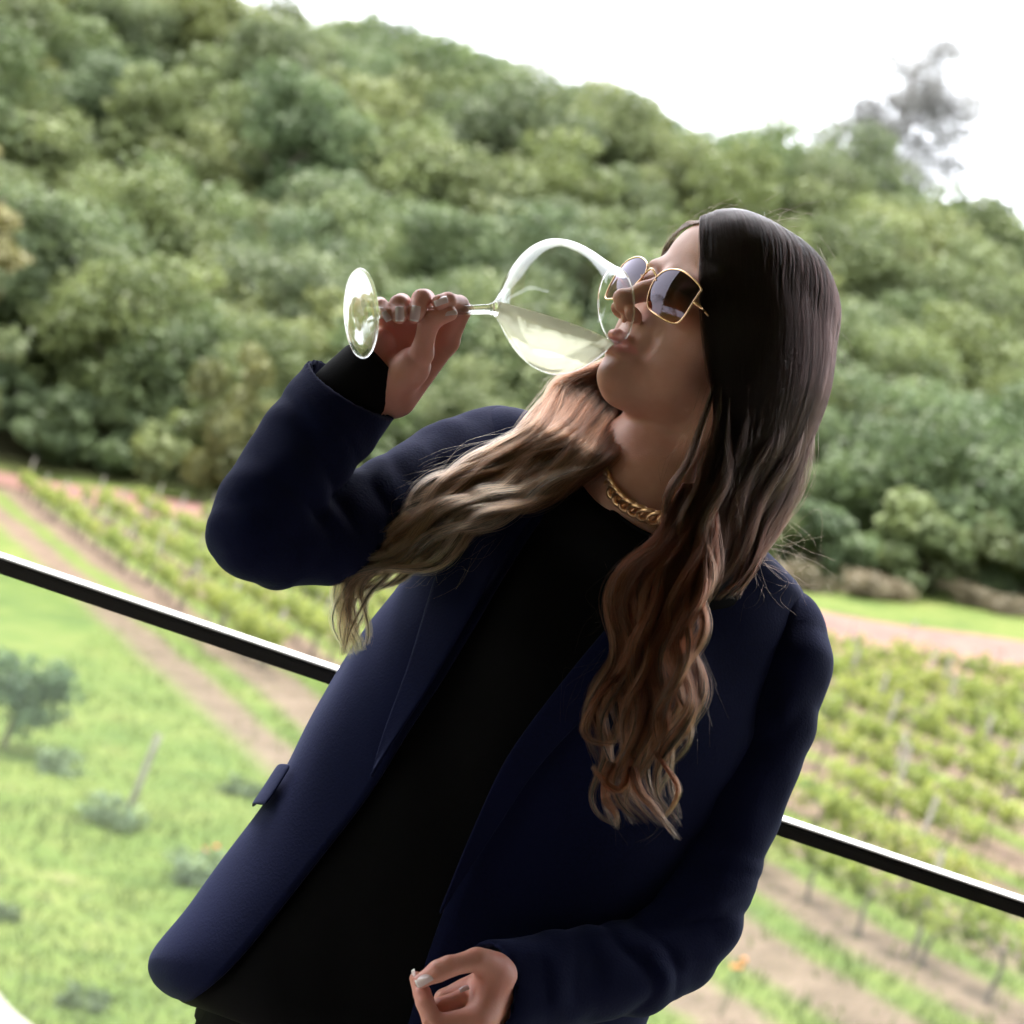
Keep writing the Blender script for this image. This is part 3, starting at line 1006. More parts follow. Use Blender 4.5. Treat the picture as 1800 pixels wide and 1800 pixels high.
# ---------------------------------------------------------------- right hand, closed on the stem of the glass
def hand_field(lo_px, hi_px, h=.0012):
    c = np.array([P(x, y, z) for x in (lo_px[0], hi_px[0]) for y in (lo_px[1], hi_px[1]) for z in (lo_px[2], hi_px[2])])
    lo, hi = c.min(0), c.max(0)
    return Field(lo, hi, h)


def chain(f, pts, k=.003):
    """one finger, pts: (px, py, z, radius mm); blended along its own length, kept apart from its neighbours"""
    g = Field.__new__(Field); g.lo, g.h, g.n, g.ax = f.lo, f.h, f.n, f.ax
    g.F = np.full(f.n, 9.0, np.float32)
    for a, b in zip(pts[:-1], pts[1:]):
        g.cap(P(*a[:3]), P(*b[:3]), a[3] / 1000, b[3] / 1000, k)
    a, b = pts[0], pts[1]
    m = [a[i] + (b[i] - a[i]) * .35 for i in range(4)]
    f.cap(P(*a[:3]), P(*m[:3]), a[3] / 1000, m[3] / 1000, .006)
    d = g.F; kk = .0007
    h_ = np.clip(.5 + .5 * (f.F - d) / kk, 0, 1)
    f.F = f.F * (1 - h_) + d * h_ - kk * h_ * (1 - h_)


GF, GR = P(632, 551, .158), P(1082, 536, .058)          # glass: centre of the foot, centre of the rim
GA = (GR - GF) / np.linalg.norm(GR - GF)
rh = hand_field((560, 480, .02), (860, 800, .19))
WA, WB = (638, 662, .094), (700, 700, .094)
rh.cap(P(590, 745, .105), P(668, 672, .098), .026, .025, 0)
for m_, w_, rw in (((785, 600, .083, 10.2), WB, 15), ((757, 583, .076, 10.6), (685, 690, .094), 16), ((720, 574, .078, 10.0), (660, 676, .094), 16), ((686, 577, .088, 9.2), WA, 14)):
    rh.cap(P(*w_), P(*m_[:3]), rw / 1000, m_[3] / 1000, .012)
rh.cap(P(640, 655, .104), P(668, 600, .108), .013, .010, .012)                    # heel of the palm, little-finger side
rh.cap(P(690, 678, .108), P(722, 645, .118), .016, .0155, .008)                    # thumb mound
chain(rh, [(722, 650, .118, 13.5), (741, 622, .128, 9.4), (752, 574, .138, 7.7), (757, 563, .140, 7.8), (791, 551, .1365, 6.2)], .004)
chain(rh, [(785, 600, .083, 9.6), (812, 545, .102, 8.0), (807, 536, .110, 7.9), (787, 529, .134, 7.0), (772, 531, .142, 6.2)], .002)
chain(rh, [(757, 583, .076, 9.8), (752, 537, .094, 8.3), (747, 526, .112, 8.2), (741, 526, .138, 8.0), (731, 549, .1465, 6.8), (729, 556, .1475, 6.0)], .002)
chain(rh, [(720, 574, .078, 9.4), (711, 543, .096, 8.0), (706, 533, .114, 7.9), (701, 535, .143, 7.6), (702, 552, .151, 6.5), (702, 557, .1515, 5.8)], .002)
chain(rh, [(686, 577, .088, 8.6), (669, 547, .104, 6.9), (667, 537, .114, 6.8), (671, 540, .140, 6.3), (681, 552, .150, 5.5)], .002)
for a, b in (((672, 612, .124), (728, 590, .112)), ((668, 640, .126), (716, 606, .126)), ((712, 612, .136), (722, 634, .139))):
    rh.cap(P(*a), P(*b), .0016, .0016, .004, 'sub')      # creases of the palm
V, Q = rh.mesh(); V = relax(V, Q, 1)
parts.append((V, Q, .22 * np.clip(vnoise(V, 60, 3), 0, 1) + .42))

# ---------------------------------------------------------------- left hand, loose fist below
lh = hand_field((690, 1640, .06), (960, 1900, .24))
lh.cap(P(960, 1742, .13), P(885, 1742, .150), .022, .022, 0)
for m_, w_ in (((838, 1790, .196, 10.5), (885, 1745, .16)), ((842, 1806, .176, 11), (890, 1750, .15)), ((850, 1812, .155, 10.5), (892, 1752, .142)), ((858, 1808, .136, 9.5), (895, 1750, .135))):
    lh.cap(P(*w_), P(*m_[:3]), .0145, m_[3] / 1000 * .9, .010)
chain(lh, [(880, 1716, .178, 13), (852, 1692, .190, 9.6), (838, 1687, .194, 9.0), (788, 1699, .205, 7.8), (770, 1707, .207, 7.9), (740, 1724, .206, 6.0)], .004)
chain(lh, [(838, 1790, .196, 9.6), (775, 1800, .205, 8.2), (760, 1793, .206, 7.9), (747, 1762, .202, 7.2), (742, 1746, .198, 6.9), (732, 1720, .190, 5.6)], .002)
chain(lh, [(842, 1806, .176, 10), (778, 1820, .184, 8.4), (768, 1806, .186, 8.0), (774, 1770, .188, 7.4), (806, 1755, .184, 6.4)], .002)
chain(lh, [(850, 1812, .155, 9.8), (785, 1824, .165, 8.2), (776, 1800, .168, 7.8), (780, 1756, .172, 7.2), (812, 1742, .170, 6.2)], .002)
chain(lh, [(858, 1808, .136, 9), (805, 1820, .146, 7.0), (797, 1802, .148, 6.8), (800, 1768, .154, 6.2), (826, 1754, .152, 5.6)], .002)
lh.cap(P(868, 1705, .180), P(850, 1785, .188), .013, .012, .010)
lh.cap(P(862, 1745, .165), P(795, 1765, .160), .021, .014, .010)
for a, b in (((790, 1688, .214), (788, 1698, .216)), ((838, 1676, .204), (842, 1686, .206)), ((752, 1800, .213), (762, 1806, .215))):
    lh.cap(P(*a), P(*b), .0012, .0012, .003, 'sub')
V, Q = lh.mesh(); V = relax(V, Q, 1)
parts.append((V, Q, .22 * np.clip(vnoise(V, 60, 5), 0, 1) + .36))

# ---------------------------------------------------------------- the rest of the body, under the clothes
lo = np.array((-.36, -1.05, -.2)); hi = np.array((.34, .08, .24))
tf = Field(lo, hi, .007)
tf.cap(P(960, 870, -.03), P(1265, 1020, -.03), .040, .038, 0)
tf.cap(P(1130, 985, -.01), P(1100, 1050, -.01), .07, .08, .03)
tf.cap(P(1100, 1050, -.02), P(960, 1350, -.03), .095, .085, .05)
tf.cap(P(960, 1350, -.03), P(760, 1800, -.03), .085, .11, .05)
for a, b in (((868, 805, -.030), (790, 835, .015)), ((790, 835, .015), (560, 940, .135)), ((560, 940, .135), (455, 938, .172)), ((455, 938, .172), (617, 690, .10))):
    tf.cap(P(*a), P(*b), .028, .026, .01)
tf.cap(P(1390, 1140, -.01), P(1215, 1640, .03), .030, .028, .03)
tf.cap(P(1215, 1640, .03), P(900, 1740, .14), .030, .022, .02)
tf.cap(P(1170, 930, -.025), P(1200, 850, -.025), .05, .045, .02)
V, Q = tf.mesh()
V = V.copy()
parts.append((V, Q, np.zeros(len(V))))

off = 0; VV, QQ, TT = [], [], []
for v, q, t in parts:
    VV.append(v); QQ.append(q + off); TT.append(t); off += len(v)
VV = np.concatenate(VV); QQ = np.concatenate(QQ); TT = np.concatenate(TT)
me = field_mesh(W(VV), QQ)
at_ = me.attributes.new('tint', 'FLOAT', 'POINT')
at_.data.foreach_set('value', TT.astype(np.float32))
body = link_mesh('body', me, skin, person)


# ---------------------------------------------------------------- fingernails
def nail(c, along, out, ln, wd, tipcol=True):
    """c: centre on the finger surface (figure frame), along: towards the tip, out: away from the finger"""
    along = np.array(along, float); along /= np.linalg.norm(along)
    out = np.array(out, float); out -= along * out.dot(along); out /= np.linalg.norm(out)
    sd = np.cross(along, out)
    V, nu, nv = [], 9, 9
    for i in range(nu):
        u = i / (nu - 1)
        wu = wd * (1 - .18 * (1 - u) ** 2 - .45 * max(0, u - .75) * 2)
        for j in range(nv):
            v = j / (nv - 1) * 2 - 1
            V.append(c + along * ln * (u - .5) + sd * wu * .5 * v + out * (.0007 * math.sin(u * math.pi) - .0020 * v * v - .0006))
    o = mesh_obj('fingernail', W(np.array(V)), grid_faces(nu, nv), nail_m, body)
    o.data.materials.append(nailtip_m)
    for p_ in o.data.polygons:
        if p_.index // (nv - 1) >= nu - 2: p_.material_index = 1
    solidify(o, .0005, 0); subsurf(o, 1)
    return o


zf = np.array((0, 0, 1.0))
nail(P(729.5, 551, .1545), P(728, 562, .1490) - P(732, 540, .150), (0, .25, 1), .0130, .0086)
nail(P(702, 552, .1582), P(702, 563, .153) - P(702, 541, .154), (0, .25, 1), .0124, .0082)
nail(P(681, 555, .1560), P(686, 566, .150) - P(676, 545, .150), (.2, .2, 1), .009, .0065)
nail(P(774, 527, .1485), P(762, 534, .146) - P(788, 525, .147), (-.15, .55, 1), .0115, .0082)
nail(P(790, 546, .1420), P(806, 549, .137) - P(776, 553, .140), (.1, .8, .7), .012, .0085)
nail(P(743, 1720, .2128), P(722, 1731, .2105) - P(760, 1711, .215), (-.25, .55, 1), .0150, .0105)
nail(P(726, 1720, .1930), P(723, 1698, .187) - P(735, 1740, .196), (-1, .1, .2), .0135, .009)
nail(P(815, 1735, .190), P(822, 1732, .188) - P(808, 1738, .19), (0, 1, .5), .008, .006)
# ================================================================== clothes
def wool(name, col, sheen, bump=.5):
    m, n, l, b = new_mat(name)
    b.inputs['Roughness'].default_value = .85
    b.inputs['Specular IOR Level'].default_value = .08
    b.inputs['Sheen Weight'].default_value = sheen
    b.inputs['Sheen Roughness'].default_value = .45
    b.inputs['Sheen Tint'].default_value = (.42, .48, .95, 1)
    tc = n.new('ShaderNodeTexCoord')
    no = n.new('ShaderNodeTexNoise'); no.inputs['Scale'].default_value = 420; no.inputs['Detail'].default_value = 4
    no2 = n.new('ShaderNodeTexNoise'); no2.inputs['Scale'].default_value = 9; no2.inputs['Detail'].default_value = 4
    cr = n.new('ShaderNodeValToRGB')
    cr.color_ramp.elements[0].position = .35; cr.color_ramp.elements[1].position = .7
    cr.color_ramp.elements[0].color = (*[c * .75 for c in col], 1); cr.color_ramp.elements[1].color = (*[c * 1.3 for c in col], 1)
    ad = n.new('ShaderNodeMath'); ad.operation = 'ADD'; ad.use_clamp = True
    ml = n.new('ShaderNodeMath'); ml.operation = 'MULTIPLY'; ml.inputs[1].default_value = .5
    l.new(tc.outputs['Object'], no.inputs['Vector']); l.new(tc.outputs['Object'], no2.inputs['Vector'])
    l.new(no.outputs['Fac'], ad.inputs[0]); l.new(no2.outputs['Fac'], ad.inputs[1]); l.new(ad.outputs[0], ml.inputs[0])
    l.new(ml.outputs[0], cr.inputs['Fac']); l.new(cr.outputs['Color'], b.inputs['Base Color'])
    bu = n.new('ShaderNodeBump'); bu.inputs['Strength'].default_value = bump; bu.inputs['Distance'].default_value = .0008
    l.new(no.outputs['Fac'], bu.inputs['Height']); l.new(bu.outputs['Normal'], b.inputs['Normal'])
    return m


navy = wool('navy_wool', (.0036, .0056, .029), .07)
black = wool('black_jersey', (.0035, .0035, .0045), .0, .25)
black.node_tree.nodes['Principled BSDF'].inputs['Sheen Tint'].default_value = (.8, .8, .9, 1)
lining = simple('black_lining', (.006, .006, .008), .5)
stitch_m = simple('navy_thread', (.03, .035, .09), .7)

# cross-sections of the blazer: left edge, right edge as seen from the front, depth centre, half depth
SEC = np.array([
    (1082, 792, 1300, 925, -.012, .060),
    (1000, 752, 1365, 985, -.018, .072),
    (905, 716, 1412, 1040, -.022, .082),
    (846, 728, 1412, 1085, -.024, .092),
    (805, 800, 1400, 1150, -.022, .104),
    (765, 900, 1370, 1228, -.020, .116),
    (700, 1020, 1352, 1330, -.018, .124),
    (628, 1120, 1300, 1420, -.018, .124),
    (556, 1240, 1255, 1520, -.018, .120),
    (497, 1350, 1215, 1620, -.018, .120),
    (440, 1440, 1175, 1705, -.018, .124),
    (345, 1572, 1130, 1810, -.016, .130),
    (278, 1655, 1095, 1890, -.016, .134),
    (262, 1695, 1085, 1925, -.016, .136),
    (272, 1728, 1080, 1960, -.016, .136),
    (300, 1752, 1080, 1990, -.016, .136),
    (334, 1763, 1080, 2010, -.016, .136)])
NS = 97
SECF = spline(SEC, NS)
RE = np.array([(1086, 800), (1000, 858), (945, 915), (885, 1005), (835, 1095), (770, 1205), (705, 1305), (645, 1395), (572, 1488), (490, 1595), (410, 1692), (350, 1752), (330, 1763)])
LE = np.array([(1296, 922), (1210, 955), (1120, 1045), (1010, 1178), (905, 1320), (850, 1430), (800, 1550), (752, 1680), (720, 1790), (690, 1900), (660, 2000)])


def edge_t(poly, s):
    """where the front edge crosses cross-section s: position -1..1 along it"""
    a = SECF[s, 0:2]; b = SECF[s, 2:4]
    d = b - a; nrm = np.array((-d[1], d[0]))
    best = None
    q = spline(poly, 120)
    sd = (q - a) @ nrm
    for i in range(len(q) - 1):
        if sd[i] * sd[i + 1] <= 0 and sd[i] != sd[i + 1]:
            f = sd[i] / (sd[i] - sd[i + 1]); x = q[i] + f * (q[i + 1] - q[i])
            return float(2 * ((x - a) @ d) / d.dot(d) - 1)
    return None


def fill(v):
    v = [(-1.02 if (x is None) else x) for x in v]
    return np.array(v)


tR = [edge_t(RE, s) for s in range(NS)]
tL = [edge_t(LE, s) for s in range(NS)]
last = None
for arr, dflt in ((tR, -.95), (tL, .2)):
    for i in range(NS):
        if arr[i] is None:
            arr[i] = arr[i - 1] if i and arr[i - 1] is not None else next((x for x in arr if x is not None), dflt)
tR = np.clip(np.array(tR), -.985, .98); tL = np.clip(np.array(tL), -.9, .985)


def sec_point(s, th, grow=0.0, fold=True):
    """th: 0 = right side in the picture, pi/2 = front, pi = left side, 3pi/2 = back; s may be fractional"""
    i = int(np.clip(math.floor(s), 0, NS - 2)); f = s - i
    r = SECF[i] * (1 - f) + SECF[i + 1] * f
    c = (r[0:2] + r[2:4]) / 2; a = (r[2:4] - r[0:2]) / 2
    hw = np.linalg.norm(a)
    ct, st = math.cos(th), math.sin(th)
    e = .86
    x = math.copysign(abs(ct) ** e, ct); y = math.copysign(abs(st) ** e, st)
    k = (hw + grow / PX) / hw
    q = c + a * x * k
    z = r[4] + (r[5] + grow) * y
    # bust and a slightly hollow waist
    if y > 0:
        z += .022 * math.exp(-(((q[0] - 905) / 95) ** 2 + ((q[1] - 1120) / 110) ** 2)) + .022 * math.exp(-(((q[0] - 1120) / 100) ** 2 + ((q[1] - 1215) / 110) ** 2))
    return np.array((q[0], q[1], z))


def th_of(t):
    """front angle at position t (-1 left .. 1 right)"""
    return math.acos(math.copysign(abs(t) ** (1 / .86), t))


def folds(p, amt=.0055):
    return amt * (vnoise(p * np.array((1, .55, 1)), 9, 2) + .5 * vnoise(p * np.array((1, .5, 1)), 20, 4))


# --- body of the blazer: from the left front edge round the back to the right front edge
NT = 120
V = np.zeros((NS, NT, 3))
for s in range(NS):
    t0 = th_of(tL[s]); t1 = th_of(tR[s])
    a = np.linspace(t0, t1 - 2 * math.pi, NT)      # decreasing: past the right side, the back, the left side
    for j in range(NT):
        V[s, j] = sec_point(s, a[j])
PV = PA(V).reshape(-1, 3)
cen = PA(np.stack([np.r_[(SECF[s, 0:2] + SECF[s, 2:4]) / 2, SECF[s, 4]] for s in range(NS)]))
outw = (PV.reshape(NS, NT, 3) - cen[:, None, :]); outw /= np.linalg.norm(outw, axis=2)[..., None]
ss = np.linspace(0, 1, NS)[:, None]
PV = PV + (outw * (folds(PV).reshape(NS, NT) * np.clip((ss - .12) * 4, 0, 1))[..., None]).reshape(-1, 3)
blazer = mesh_obj('blazer', W(PV), grid_faces(NS, NT), navy, person)
blazer['label'] = 'open navy wool blazer with wide lapels'
solidify(blazer, .0032, 1.0)


def strip(name, rows, mat, parent, th=.003, ncol=None, sub=1):
    """rows: list of polylines (px,py,z) all of one length -> sheet"""
    A = np.array(rows)
    o = mesh_obj(name, W(PA(A).reshape(-1, 3)), grid_faces(A.shape[0], A.shape[1]), mat, parent)
    solidify(o, th, 0)
    if sub: subsurf(o, sub)
    return o


# --- lapels: folded back over the front edges, widest at the chest
def lapel(side):
    poly_t = tR if side < 0 else tL
    s0, s1 = (14, 52) if side < 0 else (12, 62)
    rows = []
    for s in range(s0, s1 + 1):
        u = (s - s0) / (s1 - s0)
        hw = np.linalg.norm(SECF[s, 2:4] - SECF[s, 0:2]) / 2
        wd = 128 * (min(1, .45 + u / .28 * .55) if u < .28 else (1 - (u - .28) / .72) ** .8)
        if side > 0: wd *= .8
        row = []
        for j in range(7):
            f = j / 6
            t = poly_t[s] + side * (-4 + wd * f) / hw
            t = max(-.985, min(.985, t))
            q = sec_point(s, th_of(t), .0100 + .0045 * math.sin(math.pi * min(1, f * 1.1)) * (1 - u) + .0045 * (1 - f) * (1 - f))
            row.append(q)
        rows.append(row)
    return strip('lapel', rows, navy, blazer, .0028)


lapel(-1)
lapel(1)

# --- collar standing round the back of the neck
rows = []
for k in range(25):
    th = math.radians(205 + 130 * k / 24)
    row = []
    for f in (0, .35, .7, 1.0):
        q = sec_point(1.0 + 3.2 * f, th, .010 + .004 * f)
        row.append(q + np.array((0, -32 * (1 - f), 0)))
    rows.append(row)
strip('collar', rows, navy, blazer, .003)

# --- pocket flap on the right front panel
rows = []
for i in range(9):
    u = i / 8
    row = []
    for j in range(5):
        f = j / 4
        base = sec_point(54 + 5.0 * f - .6 * u, math.radians(190 - 30 * u), .0048 + .0012 * f)
        row.append(base)
    rows.append(row)
strip('pocket_flap', rows, navy, blazer, .0022)

# --- sleeves
def sleeve(pts, cuff_cut, cuff_n, lo, hi, inner, seed, creases=()):
    f = Field(lo, hi, .0026)
    for a, b in zip(pts[:-1], pts[1:]):
        f.cap(P(*a[:3]), P(*b[:3]), a[3] / 1000, b[3] / 1000, .004)
    def wr(p):
        d = .0028 * vnoise(p, 16, seed) + .0014 * vnoise(p, 38, seed + 1)
        for c, dr, lam, amp, rad in creases:
            c = P(*c); dr = np.array(dr, float); dr /= np.linalg.norm(dr)
            q = (p - c); s_ = q @ dr
            ph = 2 * math.pi * s_ / lam + 4.0 * vnoise(p, 18, seed + 5)
            d = d + amp * (1 + .8 * vnoise(p, 24, seed + 9)) * (1 - np.abs(np.sin(ph * .5)) * 2) * np.exp(-(np.linalg.norm(q, axis=1) / rad) ** 2)
        return d
    f.warp(wr, .016)
    f.half(cuff_cut, cuff_n)
    for a, b in zip(inner[:-1], inner[1:]):
        f.cap(P(*a[:3]), P(*b[:3]), a[3] / 1000, b[3] / 1000, 0, 'sub')
    V, Q = f.mesh(); V = relax(V, Q, 2)
    o = link_mesh('sleeve', field_mesh(W(V), Q), navy, blazer)
    return o


lo = np.minimum.reduce([P(330, 1060, .3), P(330, 600, .3), P(330, 1060, -.14)]); hi = np.maximum.reduce([P(960, 600, -.14), P(960, 600, .3)])
lo[2], hi[2] = -.14, .28
cuffR = P(617, 681, .10); dirR = P(680, 600, .085) - P(430, 935, .18); dirR = dirR / np.linalg.norm(dirR) + np.array((0, 0, .62))
sleeve([(872, 812, -.030, 50), (800, 838, .01, 48), (700, 890, .06, 43), (580, 942, .125, 38.5), (490, 948, .160, 38), (452, 935, .175, 38.5), (470, 890, .168, 39), (545, 780, .135, 40.5), (617, 681, .10, 42), (660, 632, .085, 42.5)],
       cuffR, dirR, lo, hi, [(560, 755, .128, 34), (617, 681, .10, 38.5), (690, 598, .075, 40)], 3,
       [((590, 880, .15), (.75, .6, -.3), .034, .0026, .060), ((430, 960, .2), (.5, -.9, 0), .031, .0014, .05), ((760, 830, .06), (1, -.3, -.3), .041, .0018, .06), ((540, 770, .16), (.6, .8, 0), .052, .0014, .07)])
lo = np.array((.03, -.52, -.12)); hi = np.array((.34, -.02, .24))
cuffL = P(852, 1742, .156); dirL = P(800, 1755, .18) - P(1180, 1680, .05); dirL = dirL / np.linalg.norm(dirL) + np.array((0, .22, 0))
lo[0] = P(830, 1742, .16)[0]
sleeve([(1362, 1118, -.018, 46), (1364, 1160, -.012, 48), (1338, 1260, -.004, 47), (1282, 1420, .004, 46), (1232, 1545, .014, 46), (1206, 1615, .03, 46), (1182, 1662, .045, 43), (1115, 1698, .075, 41), (980, 1722, .115, 40), (868, 1742, .150, 39), (800, 1752, .17, 39)],
       cuffL, dirL, lo, hi, [(960, 1725, .122, 34), (868, 1742, .150, 36.5), (780, 1756, .18, 38)], 8,
       [((1230, 1610, .05), (.3, 1, 0), .037, .0024, .060), ((1270, 1480, .03), (.25, 1, .2), .055, .0015, .08), ((1080, 1690, .10), (1, .2, -.4), .047, .0016, .07), ((940, 1725, .14), (1, .1, -.4), .041, .0010, .05), ((1345, 1230, .02), (-.2, 1, .2), .060, .0012, .08)])

# black knit cuff of the top, under the blazer cuff
v, f_ = tube([P(560, 748, .124), P(620, 690, .104), P(652, 660, .098), P(664, 650, .096)], [.030, .0305, .030, .0285], 32)
rc = mesh_obj('shirt_cuff', W(v), f_[:-2], black, person); solidify(rc, .002, 1)
v, f_ = tube([P(980, 1722, .12), P(905, 1738, .142), P(872, 1742, .150)], [.031, .0315, .031], 32)
lc = mesh_obj('shirt_cuff', W(v), f_[:-2], black, person); solidify(lc, .002, 1)

# ---------------------------------------------------------------- black top inside the blazer
NECK = np.array([  # the neckline, front half then round the back, (px,py,z)
    (1040, 838, .018), (1052, 868, .048), (1080, 902, .070), (1122, 932, .082), (1168, 950, .082), (1225, 958, .072), (1290, 955, .045), (1330, 935, .0),
    (1320, 895, -.05), (1260, 850, -.078), (1170, 815, -.078), (1080, 806, -.045)])
NN = 96
neck = spline(np.vstack([NECK, NECK[:1]]), NN + 1)[:-1]
rows = [neck]
for u in list(np.linspace(0, 1, 44)):
    ring = []
    for k in range(NN):
        th = math.pi - 2 * math.pi * k / NN
        s0 = 9 + 19 * max(0, math.sin(th)) ** .6
        ring.append(sec_point(s0 + (96 - s0) * u, th, -.012))
    rows.append(np.array(ring))
# ease the first rings out from the neckline
A = np.array(rows)
first = A[1].copy()
mid = []
for f in (.15, .35, .6, .8):
    b = A[0] * (1 - f) + first * f
    b[:, 2] += .016 * math.sin(f * math.pi) * np.clip(np.sin(np.linspace(0, 2 * math.pi, NN)), 0, 1)
    mid.append(b)
A = np.vstack([A[:1], np.array(mid), A[1:]])
TPV = PA(A).reshape(-1, 3)
TPV[:, 2] += .0035 * vnoise(TPV * np.array((1, .5, 1)), 14, 6) + .0018 * vnoise(TPV * np.array((1.4, .5, 1)), 32, 7)
top = mesh_obj('top', W(TPV), grid_faces(A.shape[0], NN, True), black, person)
top['label'] = 'plain black crew neck top under the blazer'
solidify(top, .002, -1)
v, f_ = tube(PA(np.concatenate([neck[:, :2], neck[:, 2:] + .0005], 1)), .0022, 8, True)
mesh_obj('neck_band', W(v), f_, black, top)

# ---------------------------------------------------------------- trousers and shoes (below the picture, standing on the terrace)
hipc = P(745, 1800, -.02)
def down(px, py, z, h):
    """world point under a figure point at height h"""
    p = W(P(px, py, z)); return np.array((p[0], p[1], h))
prts = []
A0, B0 = W(P(800, 1660, -.02)), W(P(735, 1830, -.02))
ring = []
hipw = W(P(690, 1930, -.02))
path = [A0, A0 * .5 + B0 * .5, B0, hipw]
v, f_ = tube(path, [.128, .135, .146, .15], 40, flat=(1.28, .92)); prts.append((v, f_))
trs = merge(prts)
trousers = mesh_obj('trousers', *trs, black, person)
for s in (-1, 1):
    a = hipw + np.array((s * .09, .0, .03)); k_ = np.array((hipw[0] + s * .10, hipw[1] - .03, .48)); an = np.array((hipw[0] + s * .11, hipw[1] + .02, .05))
    v, f_ = tube([a, a * .5 + k_ * .5, k_, k_ * .5 + an * .5, an], [.098, .088, .070, .058, .052], 24)
    mesh_obj('trouser_leg', v, f_, black, trousers)
    c = np.array((hipw[0] + s * .11, hipw[1] + .02, .0))
    fp = [c + np.array((0, .05, .03)), c + np.array((0, 0, .035)), c + np.array((0, -.09, .028)), c + np.array((0, -.16, .022)), c + np.array((0, -.19, .020))]
    v, f_ = tube(fp, [.028, .038, .036, .026, .010], 16, flat=(.85, 1)); v[:, 2] = np.maximum(v[:, 2], .002)
    mesh_obj('shoe', v, f_, simple('black_leather', (.01, .01, .01), .3), person)
# ================================================================== wine glass
glass_m, n_, l_, b_ = new_mat('clear_glass')
b_.inputs['Base Color'].default_value = (1, 1, 1, 1)
b_.inputs['Roughness'].default_value = 0.0
b_.inputs['IOR'].default_value = 1.5
b_.inputs['Transmission Weight'].default_value = 1.0
def thin_film(name, col, ior, haze, hcol, rough=0.0):
    """thin clear wall: straight-through light, mirror reflection by angle, optional milky scatter"""
    m, n, l, b = new_mat(name)
    t = n.new('ShaderNodeBsdfTransparent'); t.inputs['Color'].default_value = (*col, 1)
    g = n.new('ShaderNodeBsdfGlossy'); g.inputs['Roughness'].default_value = rough
    f = two_sided_fresnel(n, l, ior)
    x = n.new('ShaderNodeMixShader')
    src = t.outputs[0]
    if haze:
        tl = n.new('ShaderNodeBsdfTranslucent'); tl.inputs['Color'].default_value = (*hcol, 1)
        df = n.new('ShaderNodeBsdfDiffuse'); df.inputs['Color'].default_value = (*hcol, 1)
        m0 = n.new('ShaderNodeMixShader'); m0.inputs[0].default_value = .35
        m1 = n.new('ShaderNodeMixShader'); m1.inputs[0].default_value = haze
        l.new(tl.outputs[0], m0.inputs[1]); l.new(df.outputs[0], m0.inputs[2])
        l.new(t.outputs[0], m1.inputs[1]); l.new(m0.outputs[0], m1.inputs[2]); src = m1.outputs[0]
    l.new(f.outputs[0], x.inputs[0]); l.new(src, x.inputs[1]); l.new(g.outputs[0], x.inputs[2])
    l.new(x.outputs[0], n['Material Output'].inputs[0])
    return m


foot_m = thin_film('foot_glass', (.97, .985, .985), 1.55, .03, (.95, .96, .97))
n_ = foot_m.node_tree.nodes; l_ = foot_m.node_tree.links
gb_ = n_.new('ShaderNodeBsdfGlass'); gb_.inputs['IOR'].default_value = 1.5; gb_.inputs['Roughness'].default_value = 0
xm = n_.new('ShaderNodeMixShader'); xm.inputs[0].default_value = .5
src_ = n_['Material Output'].inputs[0].links[0].from_socket
l_.new(src_, xm.inputs[1]); l_.new(gb_.outputs[0], xm.inputs[2]); l_.new(xm.outputs[0], n_['Material Output'].inputs[0])
bowl_m = thin_film('thin_bowl_glass', (.985, .99, .99), 1.38, 0, None)
wine_m = thin_film('white_wine', (.99, .985, .86), 1.2, .62, (1.0, .99, .84), .05)
n_ = wine_m.node_tree.nodes; l_ = wine_m.node_tree.links
rf = n_.new('ShaderNodeBsdfRefraction'); rf.inputs['IOR'].default_value = 1.33; rf.inputs['Roughness'].default_value = .08; rf.inputs['Color'].default_value = (1, .985, .82, 1)
xm = n_.new('ShaderNodeMixShader'); xm.inputs[0].default_value = .38
src_ = n_['Material Output'].inputs[0].links[0].from_socket
l_.new(src_, xm.inputs[1]); l_.new(rf.outputs[0], xm.inputs[2]); l_.new(xm.outputs[0], n_['Material Output'].inputs[0])

ga = GA
gb = np.cross(np.array((0, 1.0, 0)), ga); gb /= np.linalg.norm(gb); gc = np.cross(ga, gb)
GL = np.linalg.norm(GR - GF)


def lathe(profile, seg=96):
    V = []
    for (x, r) in profile:
        for k in range(seg):
            t = 2 * math.pi * k / seg
            V.append(GF + ga * x + r * (math.cos(t) * gb + math.sin(t) * gc))
    return np.array(V), grid_faces(len(profile), seg, True)


def inter(pts, n):
    return spline(np.array(pts), n)


LS = GL / .234
outer = inter([(.1145, .0042), (.120, .0062), (.126, .0125), (.134, .0240), (.145, .0388), (.158, .0505), (.170, .0562), (.180, .0570), (.192, .0545), (.206, .0480), (.220, .0396), (.234, .0322)], 60)
outer[:, 0] *= LS
tw = .0011
inner = []
for i in range(len(outer)):
    a = outer[max(0, i - 1)]; b = outer[min(len(outer) - 1, i + 1)]
    d = (b - a) / np.linalg.norm(b - a); nrm = np.array((-d[1], d[0]))
    inner.append(outer[i] - nrm * tw)
inner = np.array(inner)
keep = inner[:, 0] > .1235 * LS
inner = inner[keep]
inner_full = np.vstack([[(inner[0, 0] - .002, .0002)], inner])
prof_bowl = np.vstack([outer, [((outer[-1] + inner[-1]) / 2 + np.array((.0006, 0)))], inner_full[::-1]])
foot = inter([(.0, .0004), (.0004, .012), (.0006, .030), (.0, .0352), (.0012, .0364), (.0026, .0352), (.0040, .026), (.0062, .016), (.0098, .0088), (.017, .0052), (.030, .0040), (.060, .0037), (.095, .0038), (.1145, .0042)], 90)
foot[:, 0] *= np.where(foot[:, 0] > .02, LS, 1)
foot[:, 1] = np.maximum(foot[:, 1], .0001)
